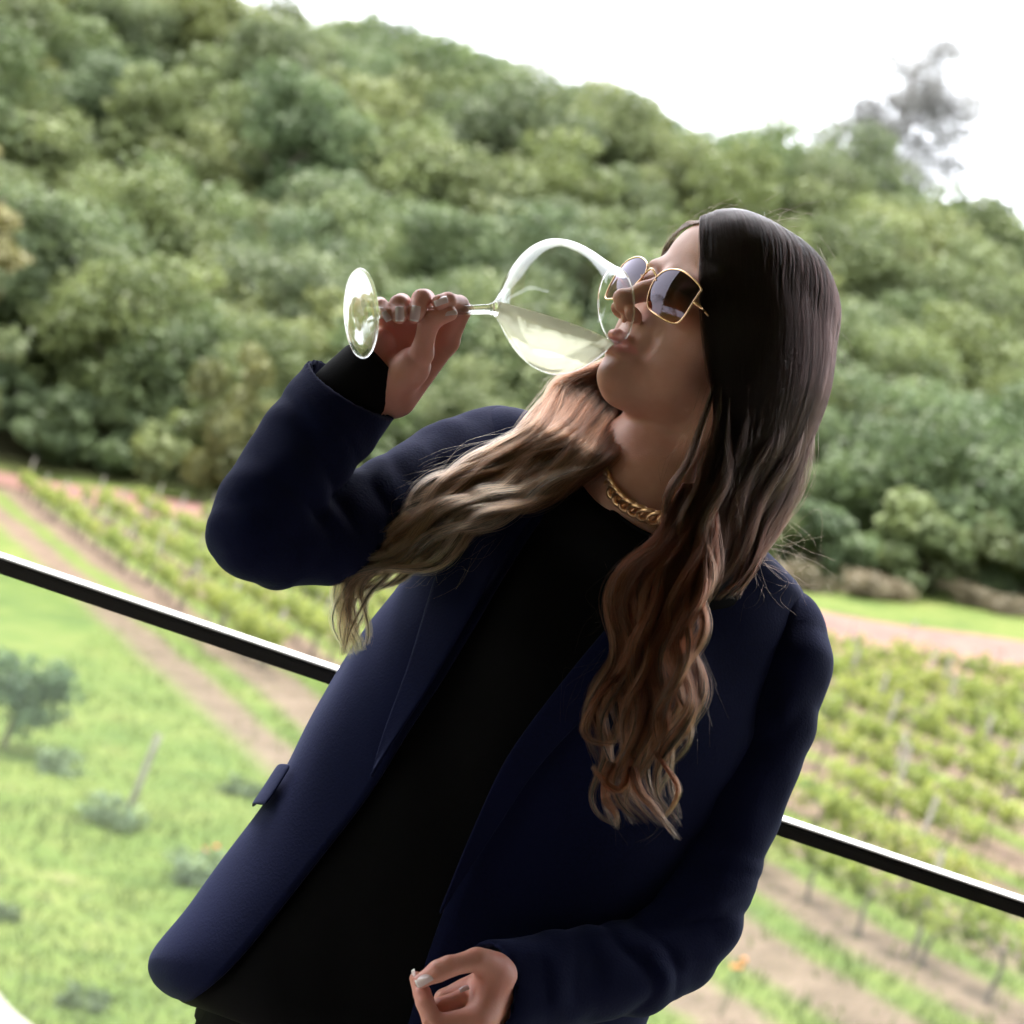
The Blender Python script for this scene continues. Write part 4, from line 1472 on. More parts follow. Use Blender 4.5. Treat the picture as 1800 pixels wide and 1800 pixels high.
wine_glass = empty('wine_glass', W(GF), 'large clear wine glass of white wine tipped to the mouth', 'wine glass')
stem_prof = np.vstack([foot, outer[1:7], [(outer[6, 0] - .0004, .0002)]])
v, f_ = lathe(stem_prof)
mesh_obj('stem_and_foot', W(v), f_, foot_m, wine_glass)
prof_b = np.vstack([outer[6:], prof_bowl[len(outer):]])
v, f_ = lathe(prof_b)
bowl = mesh_obj('bowl', W(v), f_, bowl_m, wine_glass)

rp = [GF + ga * (outer[-1, 0] + .0004) + (outer[-1, 1] - .0004) * (math.cos(t) * gb + math.sin(t) * gc) for t in np.linspace(0, 2 * math.pi, 97)[:-1]]
v, f_ = tube(np.array(rp), .00085, 8, True)
mesh_obj('rim', W(v), f_, foot_m, wine_glass)
# wine: the inside of the bowl below a level surface
UPC = np.array((SR, CR, 0.0))                       # world up in the figure frame
SURF = P(985, 572, .08)
wp = inner_full.copy()
wp[:, 1] += .00012
v, f_ = lathe(wp, 96)
bm = bmesh.new()
vs = [bm.verts.new(p) for p in v]
for q in f_:
    bm.faces.new([vs[i] for i in q])
bmesh.ops.remove_doubles(bm, verts=bm.verts, dist=.00005)
up_n = UPC + np.array((.03, .0, .10)); up_n = UPC
r_ = bmesh.ops.bisect_plane(bm, geom=bm.verts[:] + bm.edges[:] + bm.faces[:], plane_co=SURF, plane_no=up_n, clear_outer=True)
cut = [e for e in r_['geom_cut'] if isinstance(e, bmesh.types.BMEdge)]
bnd = [e for e in bm.edges if e.is_boundary]
bmesh.ops.contextual_create(bm, geom=bnd) if False else bmesh.ops.holes_fill(bm, edges=bnd)
bmesh.ops.recalc_face_normals(bm, faces=bm.faces)
for vv in bm.verts:
    vv.co = Vector(W(np.array(vv.co)))
me_w = bpy.data.meshes.new('wine'); bm.to_mesh(me_w); bm.free()
wine = link_mesh('wine', me_w, wine_m, wine_glass)

# ================================================================== sunglasses
gold = simple('polished_gold', (.86, .56, .34), .16, 1.0)
lens_m, n_, l_, b_ = new_mat('tinted_lens')
tc = n_.new('ShaderNodeUVMap')
sep = n_.new('ShaderNodeSeparateXYZ')
cr = n_.new('ShaderNodeValToRGB')
cr.color_ramp.elements[0].position = .0; cr.color_ramp.elements[0].color = (.60, .34, .22, 1)
cr.color_ramp.elements[1].position = .62; cr.color_ramp.elements[1].color = (.030, .016, .018, 1)
l_.new(tc.outputs[0], sep.inputs[0]); l_.new(sep.outputs[1], cr.inputs['Fac'])
tr = n_.new('ShaderNodeBsdfTransparent'); gl = n_.new('ShaderNodeBsdfGlossy'); gl.inputs['Roughness'].default_value = .0
gl.inputs['Color'].default_value = (.62, .57, .68, 1)
fr = two_sided_fresnel(n_, l_, 1.5)
ms = n_.new('ShaderNodeMixShader')
l_.new(cr.outputs['Color'], tr.inputs['Color']); l_.new(fr.outputs[0], ms.inputs[0]); l_.new(tr.outputs[0], ms.inputs[1]); l_.new(gl.outputs[0], ms.inputs[2])
l_.new(ms.outputs[0], n_['Material Output'].inputs[0])

sunglasses = empty('sunglasses', W(H(np.array((0, 0, .1)))), 'gold rimmed square sunglasses with gradient brown lenses', 'sunglasses')
LPX = np.array([(1152, 484), (1163, 475.5), (1178, 472), (1198, 475.5), (1216, 488), (1229, 504), (1226, 513), (1214, 533), (1201, 552), (1187, 565), (1172, 563.5), (1156, 554.5), (1140.5, 543), (1137, 528), (1140, 512), (1145, 497)])
pl_c = np.array((.034, -.002, .1015)); pl_n = np.array((.17, -.10, 1.0)); pl_n /= np.linalg.norm(pl_n)
eye_l = Hinv(np.array((0, 0, D)))
LL = []
for (a, b) in LPX:
    tgt = Hinv(P(a, b, .06))
    d = tgt - eye_l
    t = (pl_c - eye_l).dot(pl_n) / d.dot(pl_n)
    LL.append(eye_l + d * t)
LL = np.array(LL)
ring = spline(np.vstack([LL, LL[:1]]), 81)[:-1]


def bulge(q, c, n, R=.085):
    d2 = ((q - c) ** 2).sum(-1)
    return q - n * (d2 / (2 * R))[:, None] if q.ndim == 2 else q


for s in (1, -1):
    sg = np.array((s, 1, 1))
    c = ring.mean(0)
    rg = ring.copy()
    rows = []
    for k in range(11):
        rows.append(c + (rg - c) * (k / 10 if k else .001))
    A = np.array(rows)
    A = (A.reshape(-1, 3) - np.outer(((A.reshape(-1, 3) - c) ** 2).sum(1) / (2 * .095), pl_n)).reshape(A.shape) + pl_n * .0022
    if s < 0: pass
    F_ = grid_faces(11, 80, True)
    if s > 0: F_ = [q[::-1] for q in F_]
    o = mesh_obj('lens', W(H(A.reshape(-1, 3) * sg)), F_, lens_m, sunglasses)
    uv = o.data.uv_layers.new(name='uv')
    flat = A.reshape(-1, 3)
    y0, y1 = flat[:, 1].min(), flat[:, 1].max()
    for lp in o.data.loops:
        p_ = flat[lp.vertex_index]
        uv.data[lp.index].uv = (.5, (p_[1] - y0) / (y1 - y0))
    rr = A[-1]
    v, f_ = tube(H(rr * sg), .00085, 8, True)
    mesh_obj('rim', W(v), f_, gold, sunglasses)
    # hinge and temple arm running back under the hair
    k = int(np.argmax(rr[:, 0])); hp = rr[(k + 4) % 80] if False else rr[np.argmin(np.abs(rr[:, 1] - (rr[:, 1].max() * .35 + rr[:, 1].min() * .65)) + (rr[:, 0] < rr[:, 0].mean()) * 1)]
    hp = rr[k]
    v, f_ = tube(H(np.array([hp, hp + (.002, .0, -.003), hp + (.0035, .0, -.012)]) * sg), [.0015, .0017, .0012], 8)
    mesh_obj('hinge', W(v), f_, gold, sunglasses)
    v, f_ = tube(H(np.array([hp + (.0035, 0, -.010), hp + (.003, -.002, -.03), (.069, -.012, .01), (.070, -.02, -.02)]) * sg), .0009, 8)
    mesh_obj('temple_arm', W(v), f_, gold, sunglasses)
    v, f_ = tube(H(np.array([(.0125, -.008, .1035), (.0105, -.014, .0985), (.0095, -.018, .0955)]) * sg), [.0006, .0006, .0022], 8)
    mesh_obj('nose_pad', W(v), f_, gold, sunglasses)
ia = int(np.argmin(ring[:, 0] - .3 * ring[:, 1]))
bp = A[-1][ia]
v, f_ = tube(H(spline(np.array([bp * (-1, 1, 1), (0, bp[1] + .004, bp[2] + .0035), bp]), 15)), .0009, 8)
mesh_obj('bridge', W(v), f_, gold, sunglasses)

# ================================================================== curb chain necklace
chain_gold = simple('brushed_gold', (.90, .58, .34), .30, 1.0)
NK = np.array([(1060, 812, .036), (1068, 846, .064), (1090, 878, .080), (1122, 898, .088), (1158, 909, .091), (1200, 907, .086), (1245, 892, .068), (1285, 867, .030),
               (1292, 828, -.030), (1255, 790, -.072), (1180, 772, -.082), (1105, 776, -.052), (1066, 790, -.004)])
necklace = empty('necklace', W(P(1130, 890, .08)), 'chunky gold curb chain necklace round the neck', 'necklace')
nk = PA(spline(np.vstack([NK, NK[:1]]), 600)[:-1])
seg = np.linalg.norm(np.roll(nk, -1, 0) - nk, axis=1); cum = np.r_[0, np.cumsum(seg)]
NL = int(cum[-1] / .0088)
# one link: a thick flattened oval ring
lp = []
for k in range(28):
    t = 2 * math.pi * k / 28
    lp.append((.0080 * math.cos(t), .0056 * math.sin(t), .0011 * math.sin(2 * t)))
v_link, f_link = tube(np.array(lp), .0020, 8, True)
me_l = bpy.data.meshes.new('link'); me_l.from_pydata(v_link.tolist(), [], f_link)
me_l.polygons.foreach_set('use_smooth', [True] * len(me_l.polygons)); me_l.materials.append(chain_gold)
nkc = nk.mean(0)
M3 = np.stack([R_W, U_W, B_W], 1)
for i in range(NL):
    s_ = (i + .5) * cum[-1] / NL
    k = int(np.searchsorted(cum, s_) - 1) % len(nk)
    p_ = nk[k] + (nk[(k + 1) % len(nk)] - nk[k]) * ((s_ - cum[k]) / seg[k])
    t = nk[(k + 3) % len(nk)] - nk[k - 3]; t /= np.linalg.norm(t)
    ou = p_ - nkc; ou -= t * ou.dot(t); ou /= np.linalg.norm(ou)
    ou = ou + np.array((0, -.25, .35)); ou -= t * ou.dot(t); ou /= np.linalg.norm(ou)
    sd = np.cross(ou, t)
    tw_ = math.radians(38)
    x = t * math.cos(tw_) + sd * math.sin(tw_); y = -t * math.sin(tw_) + sd * math.cos(tw_)
    lay = math.radians(24)
    y2 = y * math.cos(lay) + ou * math.sin(lay); z2 = -y * math.sin(lay) + ou * math.cos(lay)
    o = bpy.data.objects.new('link', me_l); COL.objects.link(o)
    o.parent = necklace
    mw = np.eye(4); mw[:3, 0] = M3 @ x; mw[:3, 1] = M3 @ y2; mw[:3, 2] = M3 @ z2; mw[:3, 3] = W(p_)
    o.matrix_parent_inverse = Matrix.Translation(-necklace.location)
    o.matrix_basis = Matrix(mw.tolist())
# ================================================================== hair
def hair_mat(name):
    m = bpy.data.materials.new(name); m.use_nodes = True
    n = m.node_tree.nodes; l = m.node_tree.links
    n.remove(n['Principled BSDF'])
    h = n.new('ShaderNodeBsdfHairPrincipled')
    h.parametrization = 'COLOR'
    h.inputs['Roughness'].default_value = .26
    h.inputs['Radial Roughness'].default_value = .42
    h.inputs['Coat'].default_value = .0
    h.inputs['IOR'].default_value = 1.27
    a = n.new('ShaderNodeAttribute'); a.attribute_name = 'hue'
    l.new(a.outputs['Color'], h.inputs['Color'])
    l.new(h.outputs[0], n['Material Output'].inputs[0])
    return m


strand_m = hair_mat('hair_strands')
core_m = simple('hair_depth', (.006, .0036, .003), .6)
core_m2 = simple('hair_depth_brown', (.050, .022, .013), .5)
core_m3 = simple('hair_depth_fair', (.13, .068, .038), .5)


def jacket_z(px, py):
    a = SECF[:, 0:2]; b = SECF[:, 2:4]
    d = b - a
    sd = (px - a[:, 0]) * (-d[:, 1]) + (py - a[:, 1]) * d[:, 0]
    k = np.where((sd[:-1] >= 0) & (sd[1:] < 0) | (sd[:-1] <= 0) & (sd[1:] > 0))[0]
    if len(k) == 0: return -.05
    i = k[0]; f = sd[i] / (sd[i] - sd[i + 1])
    r = SECF[i] * (1 - f) + SECF[i + 1] * f
    aa = r[0:2]; dd = r[2:4] - r[0:2]
    t = 2 * ((px - aa[0]) * dd[0] + (py - aa[1]) * dd[1]) / dd.dot(dd) - 1
    if abs(t) >= .99: return -.05
    return sec_point(i + f, th_of(t))[2]


STR, HUE, RAD = [], [], []
NB = {}


def bank(npt):
    if npt not in NB:
        u_ = np.linspace(0, 1, npt)
        NB[npt] = np.stack([vnoise(np.stack([np.tile(u_ * 6, 700), np.repeat(np.arange(700) * 1.7, npt), np.full(700 * npt, 7.3 * c)], 1), 1, c).reshape(700, npt) for c in range(3)], -1)
    return NB[npt]


def add_strand(pts, hue, r0=.00010, r1=.00002):
    STR.append(np.asarray(pts, float)); HUE.append(np.asarray(hue, float))
    n = len(pts); RAD.append(r0 + (r1 - r0) * np.linspace(0, 1, n) ** 2)


def ramp(cols, n, var=0.0):
    """cols: list of (t, rgb)"""
    t = np.linspace(0, 1, n)
    c = np.stack([np.interp(t, [x[0] for x in cols], [x[1][k] for x in cols]) for k in range(3)], 1)
    return c * (1 + var)


# ---- scalp cap and the smooth sheet on the near side
GUIDE = {
    0.0: [(1234, 392, .040), (1236, 455, .074), (1240, 540, .095), (1250, 640, .099), (1262, 730, .094), (1246, 815, .094), (1210, 885, .104)],
    0.25: [(1285, 381, .028), (1302, 455, .070), (1310, 550, .096), (1314, 650, .100), (1310, 740, .092), (1280, 830, .090), (1228, 905, .106)],
    0.5: [(1345, 389, .012), (1374, 455, .052), (1388, 555, .082), (1386, 660, .086), (1366, 750, .078), (1320, 845, .080), (1246, 930, .108)],
    0.75: [(1404, 424, -.004), (1437, 485, .020), (1452, 575, .042), (1444, 670, .048), (1410, 765, .048), (1356, 865, .058), (1272, 960, .098)],
    1.0: [(1446, 474, -.024), (1462, 530, -.020), (1468, 600, -.010), (1456, 690, -.004), (1424, 780, .004), (1390, 880, .016), (1338, 972, .050)]}
KEYS = sorted(GUIDE)
GA_ = np.array([GUIDE[k] for k in KEYS], float)          # 5 x 7 x 3


GTAB = spline(GA_.reshape(5, -1), 401)


def clear_skull(q, margin=.006):
    """push points out of the head by its own distance field"""
    h_ = Hinv(q); c = np.array((0, .02, .0))
    for it in range(4):
        ii = np.clip(np.round((h_ - hd.lo) / hd.h).astype(int), 0, hd.n - 1)
        d = hd.F[ii[:, 0], ii[:, 1], ii[:, 2]]
        o = h_ - c; o[:, 2] *= .6; o /= np.linalg.norm(o, axis=1)[:, None]
        h_ = h_ + o * np.clip(margin - d, 0, .03)[:, None]
    return H(h_)


STAB = []
for i in range(401):
    q = PA(spline(GTAB[i].reshape(7, 3), 30))
    q[:21] = clear_skull(q[:21])
    q[18:24] = (np.array([q[max(0, k - 1)] + q[k] + q[k + 1] for k in range(18, 24)])) / 3
    STAB.append(q)
STAB = np.array(STAB)
for it in range(6):                                         # even the sheet out
    STAB[1:-1] = (STAB[:-2] + 2 * STAB[1:-1] + STAB[2:]) / 4


def sheet(a, nt=24):
    q = STAB[int(round(np.clip(a, 0, 1) * 400))]
    if nt == 30: return q
    k = np.linspace(0, 29, nt); i = np.minimum(k.astype(int), 28); f = (k - i)[:, None]
    return q[i] * (1 - f) + q[i + 1] * f


cols_dark = [(0, (.0120, .0066, .0056)), (.5, (.0085, .0042, .0036)), (.78, (.0095, .0042, .0032)), (1, (.034, .012, .007))]
G = np.array([sheet(a, 30) for a in np.linspace(0, 1, 40)])
pv = G
ctr = HO
inw = ctr - pv; inw /= np.linalg.norm(inw, axis=2)[..., None]
core = pv + inw * .0035
parts_h = [(core[:, :25].reshape(-1, 3), grid_faces(40, 25))]
# cap over the rest of the skull (inflated skull, behind the hairline)
bm = bmesh.new(); bmesh.ops.create_icosphere(bm, subdivisions=5, radius=1)
cv = np.array([v.co[:] for v in bm.verts]); cf = [[v.index for v in f.verts] for f in bm.faces]; bm.free()
capv = cv * np.array((.0705, .0755, .0805)) + np.array((0, .030, -.002))
keep = (capv[:, 2] < .048 + .30 * np.clip(capv[:, 1] - .03, -1, 1)) & (capv[:, 1] > -.075) & ((capv[:, 0] < .03) | (capv[:, 2] < .02))
kf = [f for f in cf if all(keep[i] for i in f)]
parts_h.append((H(capv), kf))
v, f_ = merge(parts_h)
hair = mesh_obj('hair', W(v), f_, core_m, person)
hair['label'] = 'long wavy dark brown hair with blonde ends'

CN = vnoise(np.stack([np.arange(400) * .21, np.zeros(400), np.zeros(400)], 1), 1, 4) + .6 * vnoise(np.stack([np.arange(400) * .83, np.zeros(400), np.zeros(400)], 1), 1, 5)
N_SHEET = 17000
for i in range(N_SHEET):
    a = RNG.random()
    base = sheet(a, 22)
    if a < .05: base = base + np.outer(np.linspace(.2, 1, 22), (-abs(RNG.normal()) * .0022, 0, .0005))
    # strands begin a little down from the parting for some, and end at uneven lengths
    q = base
    inw_ = HO - q; inw_ /= np.linalg.norm(inw_, axis=1)[:, None]
    dep = RNG.random() ** 1.5 * .004 - .0015
    clump = .0006 * CN[int(a * 399)]
    w1 = np.linspace(0, 1, 22)
    jit = bank(22)[RNG.integers(700), :, 0] * .0016 * w1
    q = q + inw_ * (dep + clump * w1)[:, None] + np.outer(jit, (1, .3, .2))
    vv = .34 * RNG.standard_normal()
    add_strand(q, ramp(cols_dark, 22, vv), .00012, .00009)


# ---- locks
CORES = {0: [], 1: [], 2: []}


def lock(path, wd, cols, n=240, wave=(0, 170, 0), thick=.55, core=1, frizz=.0012, end_taper=.42, start=0.0, lencut=.42, twist=1.0, npt=40, on_jacket=0.012, rseed=0, hold=0.0):
    """path: control points (px,py,z); wd: half width in mm, scalar or list along the path; wave: (amp px, wavelength px, phase)"""
    p = spline(np.array(path, float), npt)
    ln = np.r_[0, np.cumsum(np.linalg.norm(np.diff(p[:, :2], axis=0), axis=1))]
    tg = np.gradient(p[:, :2], axis=0); tg /= np.linalg.norm(tg, axis=1)[:, None] + 1e-9
    nr = np.stack((-tg[:, 1], tg[:, 0]), 1)
    u = ln / ln[-1]
    grow = np.clip((u - hold) / .45, 0, 1)
    amp, wl, ph = wave
    ph_ = 2 * math.pi * ln / wl + ph
    p[:, :2] += nr * (amp * grow * np.sin(ph_))[:, None]
    p[:, 2] += amp * .0005 * .55 * grow * np.cos(ph_)
    if on_jacket:
        jz = np.array([jacket_z(x, y) for x, y in p[:, :2]])
        p[:, 2] = np.maximum(p[:, 2], jz + on_jacket + amp * .0005 * .3 * grow * (1 + np.cos(ph_)))
        for it in range(10):                              # ease on to the cloth instead of stepping up
            zz = p[:, 2].copy(); zz[1:-1] = (p[:-2, 2] + 2 * p[1:-1, 2] + p[2:, 2]) / 4
            p[:, 2] = np.maximum(zz, np.minimum(p[:, 2], jz + on_jacket))
    q = PA(p)
    t3 = np.gradient(q, axis=0); t3 /= np.linalg.norm(t3, axis=1)[:, None]
    e1 = np.cross(t3, np.array((0, 0, 1.0))); e1 /= np.linalg.norm(e1, axis=1)[:, None] + 1e-9
    e2 = np.cross(e1, t3)
    wd = np.interp(u, np.linspace(0, 1, len(wd)), wd) if np.ndim(wd) else np.full(npt, wd)
    wd = wd / 1000 * np.where(u > 1 - end_taper, .10 + .90 * (1 - u) / end_taper, 1)
    if start: wd = wd * np.clip(u / start, .12, 1) ** .8
    tw = twist * np.sin(ph_ * .5 + ph)
    f1 = e1 * np.cos(tw)[:, None] + e2 * np.sin(tw)[:, None]
    f2 = -e1 * np.sin(tw)[:, None] + e2 * np.cos(tw)[:, None]
    if core is not None:
        V = []
        for k in range(npt):
            for j in range(8):
                an = 2 * math.pi * j / 8
                V.append(q[k] + f1[k] * wd[k] * .55 * math.cos(an) + f2[k] * wd[k] * thick * .5 * math.sin(an))
        CORES[core].append((np.array(V), grid_faces(npt, 8, True)))
    for i in range(n):
        r = math.sqrt(RNG.random()) * 1.25; an = RNG.random() * 2 * math.pi
        if RNG.random() < .14: r *= 1.5
        a = r * math.cos(an); b = r * math.sin(an)
        m = npt - int(RNG.random() ** 1.3 * npt * lencut)
        nz = bank(npt)[RNG.integers(700)] * frizz * (.3 + .5 * u + 1.4 * u ** 3)[:, None]
        j0 = int(RNG.random() * npt * start) if start else 0
        s = q + f1 * (a * wd)[:, None] + f2 * (b * wd * thick)[:, None] + nz
        vv = .34 * RNG.standard_normal() + .2 * math.sin(a * 9 + rseed)
        add_strand(s[j0:m], ramp(cols, npt, max(vv, -.6))[j0:m])


def between(A, B, f):
    A = spline(np.array(A, float), 24); B = spline(np.array(B, float), 24)
    return A * (1 - f) + B * f


H2L = [(1200, 850, .104), (1160, 930, .114), (1108, 985, .120), (1084, 1050, .128), (1064, 1130, .132), (1046, 1220, .134), (1036, 1320, .130), (1044, 1400, .128), (1080, 1445, .128)]
H2R = [(1262, 850, .104), (1254, 940, .110), (1242, 1010, .118), (1232, 1090, .128), (1222, 1170, .132), (1212, 1260, .134), (1200, 1330, .130), (1170, 1400, .128), (1186, 1462, .128)]
def c2(b, h):
    return [(0, (.034 * b, .012 * b, .008 * b)), (.3, (.098 * b, .031 * b, .017 * b)), (.7, (.185 * b, .064 * b, .034 * b)), (1, (.25 * h, .100 * h, .050 * h))]
RL = random.Random(5)
NLK = 26
for k in range(NLK):
    f = (k + .5) / NLK + RL.uniform(-.02, .02)
    path = between(H2L, H2R, f)
    cut = RL.choice((24, 24, 23, 22, 21, 19, 18))
    path = path[:cut]
    path[:, 2] += RL.uniform(-.005, .015) * np.clip(np.linspace(0, 3, cut), 0, 1)
    b = RL.choice((.35, .55, .75, 1.0, 1.3))
    ph = f * 7 + RL.uniform(-.5, .5) + (2.2 if k % 3 == 0 else 0)
    lock(path, [4, 5, 5.2, 4.8, 4.5, 4], c2(b, b), 210, (RL.uniform(12, 22), RL.uniform(190, 235), ph), .55, 0 if k % 2 else 1, .0017, rseed=k, start=.15, end_taper=.3)
# free curls at the ends and at the sides
for path, wd, wv, b in (
        ([(1095, 1180, .142), (1060, 1215, .15), (1028, 1262, .152), (1026, 1290, .15), (1050, 1304, .148), (1085, 1302, .146)], 3.0, (3, 150, 0), 1.3),
        ([(1110, 1330, .145), (1090, 1385, .15), (1048, 1360, .15), (1040, 1345, .148)], 2.4, (3, 120, 1), 1.2),
        ([(1150, 1320, .145), (1175, 1355, .15), (1190, 1390, .15), (1180, 1425, .148), (1165, 1440, .146)], 1.6, (2, 120, 1), 1.5),
        ([(1110, 1350, .145), (1125, 1395, .15), (1160, 1435, .15), (1196, 1474, .147)], 4.2, (3, 160, 2), 1.6),
        ([(1075, 1340, .145), (1060, 1400, .15), (1085, 1430, .15), (1088, 1455, .147)], 3.4, (4, 130, 2), 1.3)):
    lock(path, wd, c2(b, b), 130, wv, .6, 1, .0016, npt=30)
# dark strands falling beside the neck
for path, wd, b in (
        ([(1262, 640, .099), (1246, 720, .099), (1214, 790, .100), (1186, 850, .104), (1176, 910, .112), (1165, 980, .124), (1180, 1060, .134)], 3.4, .8),
        ([(1268, 680, .099), (1258, 770, .101), (1226, 840, .106), (1204, 910, .116), (1212, 990, .126), (1196, 1080, .136)], 4.4, .9),
        ([(1282, 700, .1), (1280, 800, .1), (1258, 870, .11), (1240, 940, .12), (1246, 1010, .125), (1222, 1090, .136)], 5.5, .8)):
    lock(path, wd, [(0, (.012, .007, .006)), (.45, (.035 * b, .017 * b, .011 * b)), (1, (.16 * b, .07 * b, .036 * b))], 240, (7, 190, path[0][0]), .6, 0, .0014, start=.35)

for k in range(12):
    a = .12 + .88 * (k + .5) / 12
    st = STAB[int(a * 400)]
    inv = lambda q: (900 + q[0] / (PX * (D - q[2]) / D), 900 - q[1] / (PX * (D - q[2]) / D), q[2])
    j_ = RL.randint(9, 15)
    p0, p1, p2 = [inv(st[i_] + (HO - st[i_]) * dd_) for i_, dd_ in ((j_, .10), (20, .035), (25, .0))]
    e1 = (1215 + 120 * a, 985 + 10 * a, .118 - .05 * a); e2 = (1205 + 95 * a ** 2, 1060 - 10 * a, .128 - .04 * a)
    lock([p0, p1, p2, e1, e2], [6, 8, 9, 7, 5], [(0, (.011, .0065, .0055)), (.45, (.010, .0052, .004)), (.75, (.026, .0095, .0062)), (1, (.085, .028, .016))], 230, (6, 210, k * 1.3), .45, 0, .0014, hold=.45, on_jacket=.008, rseed=90 + k, start=.4)

# ---- far side: behind the face, out under the chin and across the chest to the left
H3U = [(1190, 470, -.070), (1160, 580, -.078), (1060, 640, -.062), (985, 668, -.040), (952, 715, -.010), (900, 772, .035), (815, 820, .078), (745, 868, .100), (700, 925, .114), (648, 962, .118), (606, 1020, .122), (600, 1090, .122), (610, 1152, .120)]
H3L = [(1215, 560, -.072), (1180, 660, -.070), (1120, 715, -.045), (1094, 778, .016), (1042, 832, .062), (960, 872, .088), (885, 905, .106), (815, 948, .116), (750, 985, .120), (700, 1010, .122), (655, 1030, .123), (640, 1060, .123), (628, 1130, .122)]
def c3(b):
    return [(0, (.02, .011, .008)), (.18, (.075 * b, .030 * b, .018 * b)), (.4, (.17 * b, .085 * b, .050 * b)), (.62, (.52 * b, .27 * b, .170 * b)), (.8, (.60 * b, .33 * b, .21 * b)), (1, (.48 * b, .22 * b, .100 * b))]
NLK = 30
for k in range(NLK):
    f = (k + .5) / NLK + RL.uniform(-.02, .02)
    path = between(H3U, H3L, f)
    cut = RL.choice((24, 23, 22, 20, 19, 18)) if f > .5 else 24
    path = path[:cut]
    path[:, 2] += RL.uniform(-.004, .014) * np.clip(np.linspace(-1, 3, cut), 0, 1)
    b = RL.choice((.5, .75, 1.0, 1.25, 1.6)) * (1.12 - .35 * f)
    ph = f * 5 + RL.uniform(-.6, .6) + (2.4 if k % 3 == 0 else 0)
    lock(path, [4, 5, 5.5, 5.2, 4.8, 4.4, 3.6], c3(b), 220, (RL.uniform(11, 20), RL.uniform(200, 250), ph), .55, (2 if f < .55 else 1) if k % 2 else 0, .0016, npt=46, on_jacket=.017, rseed=40 + k, hold=.22, lencut=.22, end_taper=.3)
for path, wd, b in (
        ([(720, 905, .122), (680, 935, .13), (640, 950, .133), (612, 985, .134), (600, 1040, .132), (603, 1100, .13), (612, 1158, .128)], 4.2, 1.0),
        ([(760, 900, .122), (720, 945, .132), (670, 975, .135), (625, 990, .134), (604, 1030, .132), (610, 1090, .13)], 4.0, .9)):
    lock(path, wd, [(0, (.25 * b, .135 * b, .075 * b)), (.5, (.40 * b, .25 * b, .15 * b)), (1, (.30 * b, .16 * b, .075 * b))], 150, (4, 170, path[0][1]), .6, None, .0016, npt=30)

# far temple: hair drawn back from the parting behind the forehead
for k in range(700):
    a = RNG.random()
    p = np.array([(1238 - 4 * a, 390 - 3 * a, .038 - .03 * a), (1212 - 4 * a, 396 - 5 * a, .020 - .03 * a), (1184 + 8 * a, 414 - 6 * a, -.012 - .02 * a), (1166 + 12 * a, 442, -.048), (1150 + 12 * a, 520, -.070), (1130, 610, -.075)], float)
    p += RNG.normal(0, 1, (6, 3)) * np.array((2.0, 2.0, .0015)) * np.linspace(.2, 1, 6)[:, None]
    add_strand(PA(spline(p, 18)), ramp([(0, (.02, .012, .009)), (1, (.035, .017, .011))], 18, .3 * RNG.standard_normal() * .5))


# fine hairs softening the edge of the hair beside the face
for k in range(900):
    st = STAB[int(RNG.random() ** 1.5 * 26)]
    i0 = int(RNG.integers(0, 9)); i1 = int(RNG.integers(13, 25))
    am = -RNG.random() ** 2.2 * .0085 + .001
    q = st[i0:i1] + np.outer(np.sin(np.linspace(0, math.pi, i1 - i0)) * (.6 + .4 * np.linspace(0, 1, i1 - i0)), (am, RNG.normal() * .001, .0012 + RNG.random() * .0022))
    add_strand(q, ramp([(0, (.009, .006, .0055)), (1, (.018, .009, .007))], len(q), .25 * RNG.standard_normal()), .00008, .00003)


# ---- flyaways
def fly(p0, p1, n, spread, bend, col, r=.00005, npt=14):
    n = int(n * .6)
    p0 = np.array(p0, float); p1 = np.array(p1, float)
    for i in range(n):
        a = p0 + RNG.normal(0, 1, 3) * np.array((spread, spread, .006)); b = p1 + RNG.normal(0, 1, 3) * np.array((spread * 1.4, spread * 1.4, .012))
        m = (a + b) / 2 + RNG.normal(0, 1, 3) * np.array((bend, bend, .008)); m2 = (m + b) / 2 + RNG.normal(0, 1, 3) * np.array((bend * .6, bend * .6, .006))
        add_strand(PA(spline(np.array([a, m, m2, b]), npt)), ramp([(0, col), (1, col)], npt, .3 * RNG.standard_normal() * .5), r, .00003)


fair = (.26, .15, .09); brown = (.09, .04, .024); dark = (.02, .012, .010)
fly((1240, 388, .03), (1290, 372, .0), 26, 14, 10, dark); fly((1310, 382, .01), (1390, 392, -.01), 24, 18, 12, dark)
fly((1420, 440, -.01), (1466, 500, -.01), 18, 12, 10, dark); fly((1450, 560, .0), (1476, 640, .0), 14, 10, 10, dark)
fly((1230, 392, .03), (1150, 440, -.01), 16, 10, 12, dark); fly((1180, 400, .0), (1130, 470, -.02), 8, 8, 12, brown)
fly((1400, 780, .02), (1380, 900, .03), 26, 18, 14, brown); fly((1360, 930, .04), (1415, 985, .03), 26, 20, 20, brown)
fly((1330, 970, .06), (1300, 1050, .07), 20, 20, 24, brown); fly((1340, 960, .06), (1430, 1050, .05), 14, 16, 28, brown)
fly((930, 770, .05), (720, 860, .09), 60, 16, 18, fair); fly((960, 720, .0), (900, 790, .05), 24, 12, 14, brown)
fly((1010, 650, -.04), (950, 700, -.03), 22, 8, 10, fair); fly((760, 880, .11), (640, 990, .12), 50, 18, 22, fair)
fly((860, 930, .12), (740, 1000, .125), 34, 18, 22, fair); fly((680, 960, .12), (600, 1110, .12), 26, 14, 18, fair)
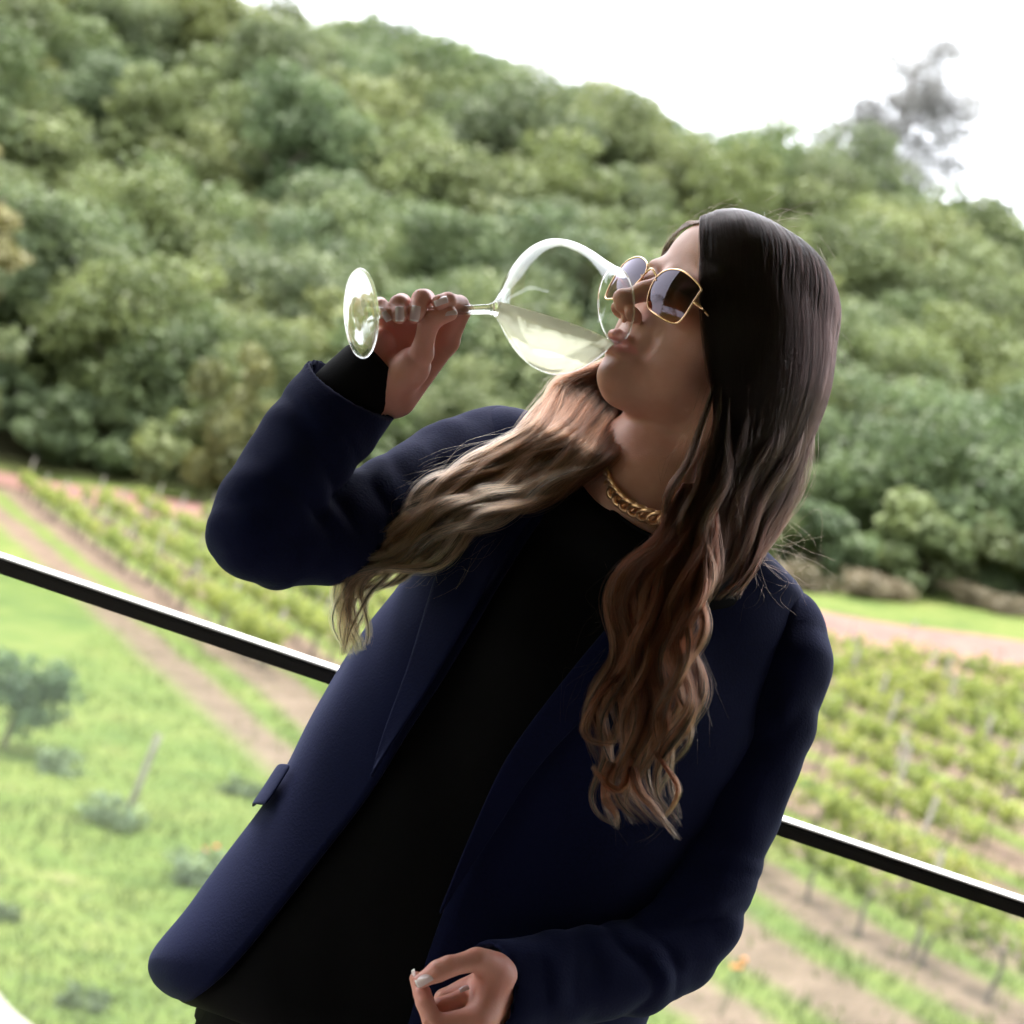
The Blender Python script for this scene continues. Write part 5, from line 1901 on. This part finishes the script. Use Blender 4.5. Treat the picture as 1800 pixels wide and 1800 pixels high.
fly((1120, 990, .135), (1060, 1110, .14), 30, 18, 24, brown); fly((1080, 1150, .145), (1010, 1250, .145), 14, 14, 22, brown)
fly((1180, 1050, .14), (1200, 1300, .145), 50, 24, 22, brown); fly((1110, 1330, .145), (1130, 1460, .145), 40, 28, 26, brown)
fly((1250, 760, .105), (1290, 900, .1), 10, 10, 14, brown); fly((1240, 700, .105), (1180, 860, .11), 14, 10, 12, brown)

mats_c = {0: core_m, 1: core_m2, 2: core_m3}
allv, allf, mi = [], [], []
off = 0
for k in (0, 1, 2):
    for v, f_ in CORES[k]:
        allv.append(v); allf += [tuple(i + off for i in q) for q in f_]; mi += [k] * len(f_); off += len(v)
oc = mesh_obj('hair_lock_mass', W(np.concatenate(allv)), allf, core_m, hair)
oc.data.materials.append(core_m2); oc.data.materials.append(core_m3)
oc.data.polygons.foreach_set('material_index', mi)
oc['kind'] = 'stuff'

fine_ = [i for i, q in enumerate(STR) if (900 - q[:, 1] / (PX * (D - q[:, 2]) / D)).max() < 1488 and np.linalg.norm(np.diff(q, axis=0), axis=1).max() < .045]
STR = [STR[i] for i in fine_]; HUE = [HUE[i] for i in fine_]; RAD = [RAD[i] for i in fine_]
hc = bpy.data.hair_curves.new('hair_strands')
sizes = [len(s) for s in STR]
hc.add_curves(sizes)
allp = W(np.concatenate(STR)).astype(np.float32)
hc.attributes['position'].data.foreach_set('vector', allp.ravel())
ra = hc.attributes.get('radius') or hc.attributes.new('radius', 'FLOAT', 'POINT')
ra.data.foreach_set('value', np.concatenate(RAD).astype(np.float32))
ha = hc.attributes.new('hue', 'FLOAT_COLOR', 'POINT')
cc = np.concatenate(HUE); cc = np.clip(np.concatenate([cc, np.ones((len(cc), 1))], 1), .002, 1).astype(np.float32)
ha.data.foreach_set('color', cc.ravel())
hc.materials.append(strand_m)
ho = bpy.data.objects.new('hair_strands', hc); COL.objects.link(ho)
ho.parent = hair; ho.matrix_parent_inverse = world_of(hair).inverted()
ho['kind'] = 'stuff'
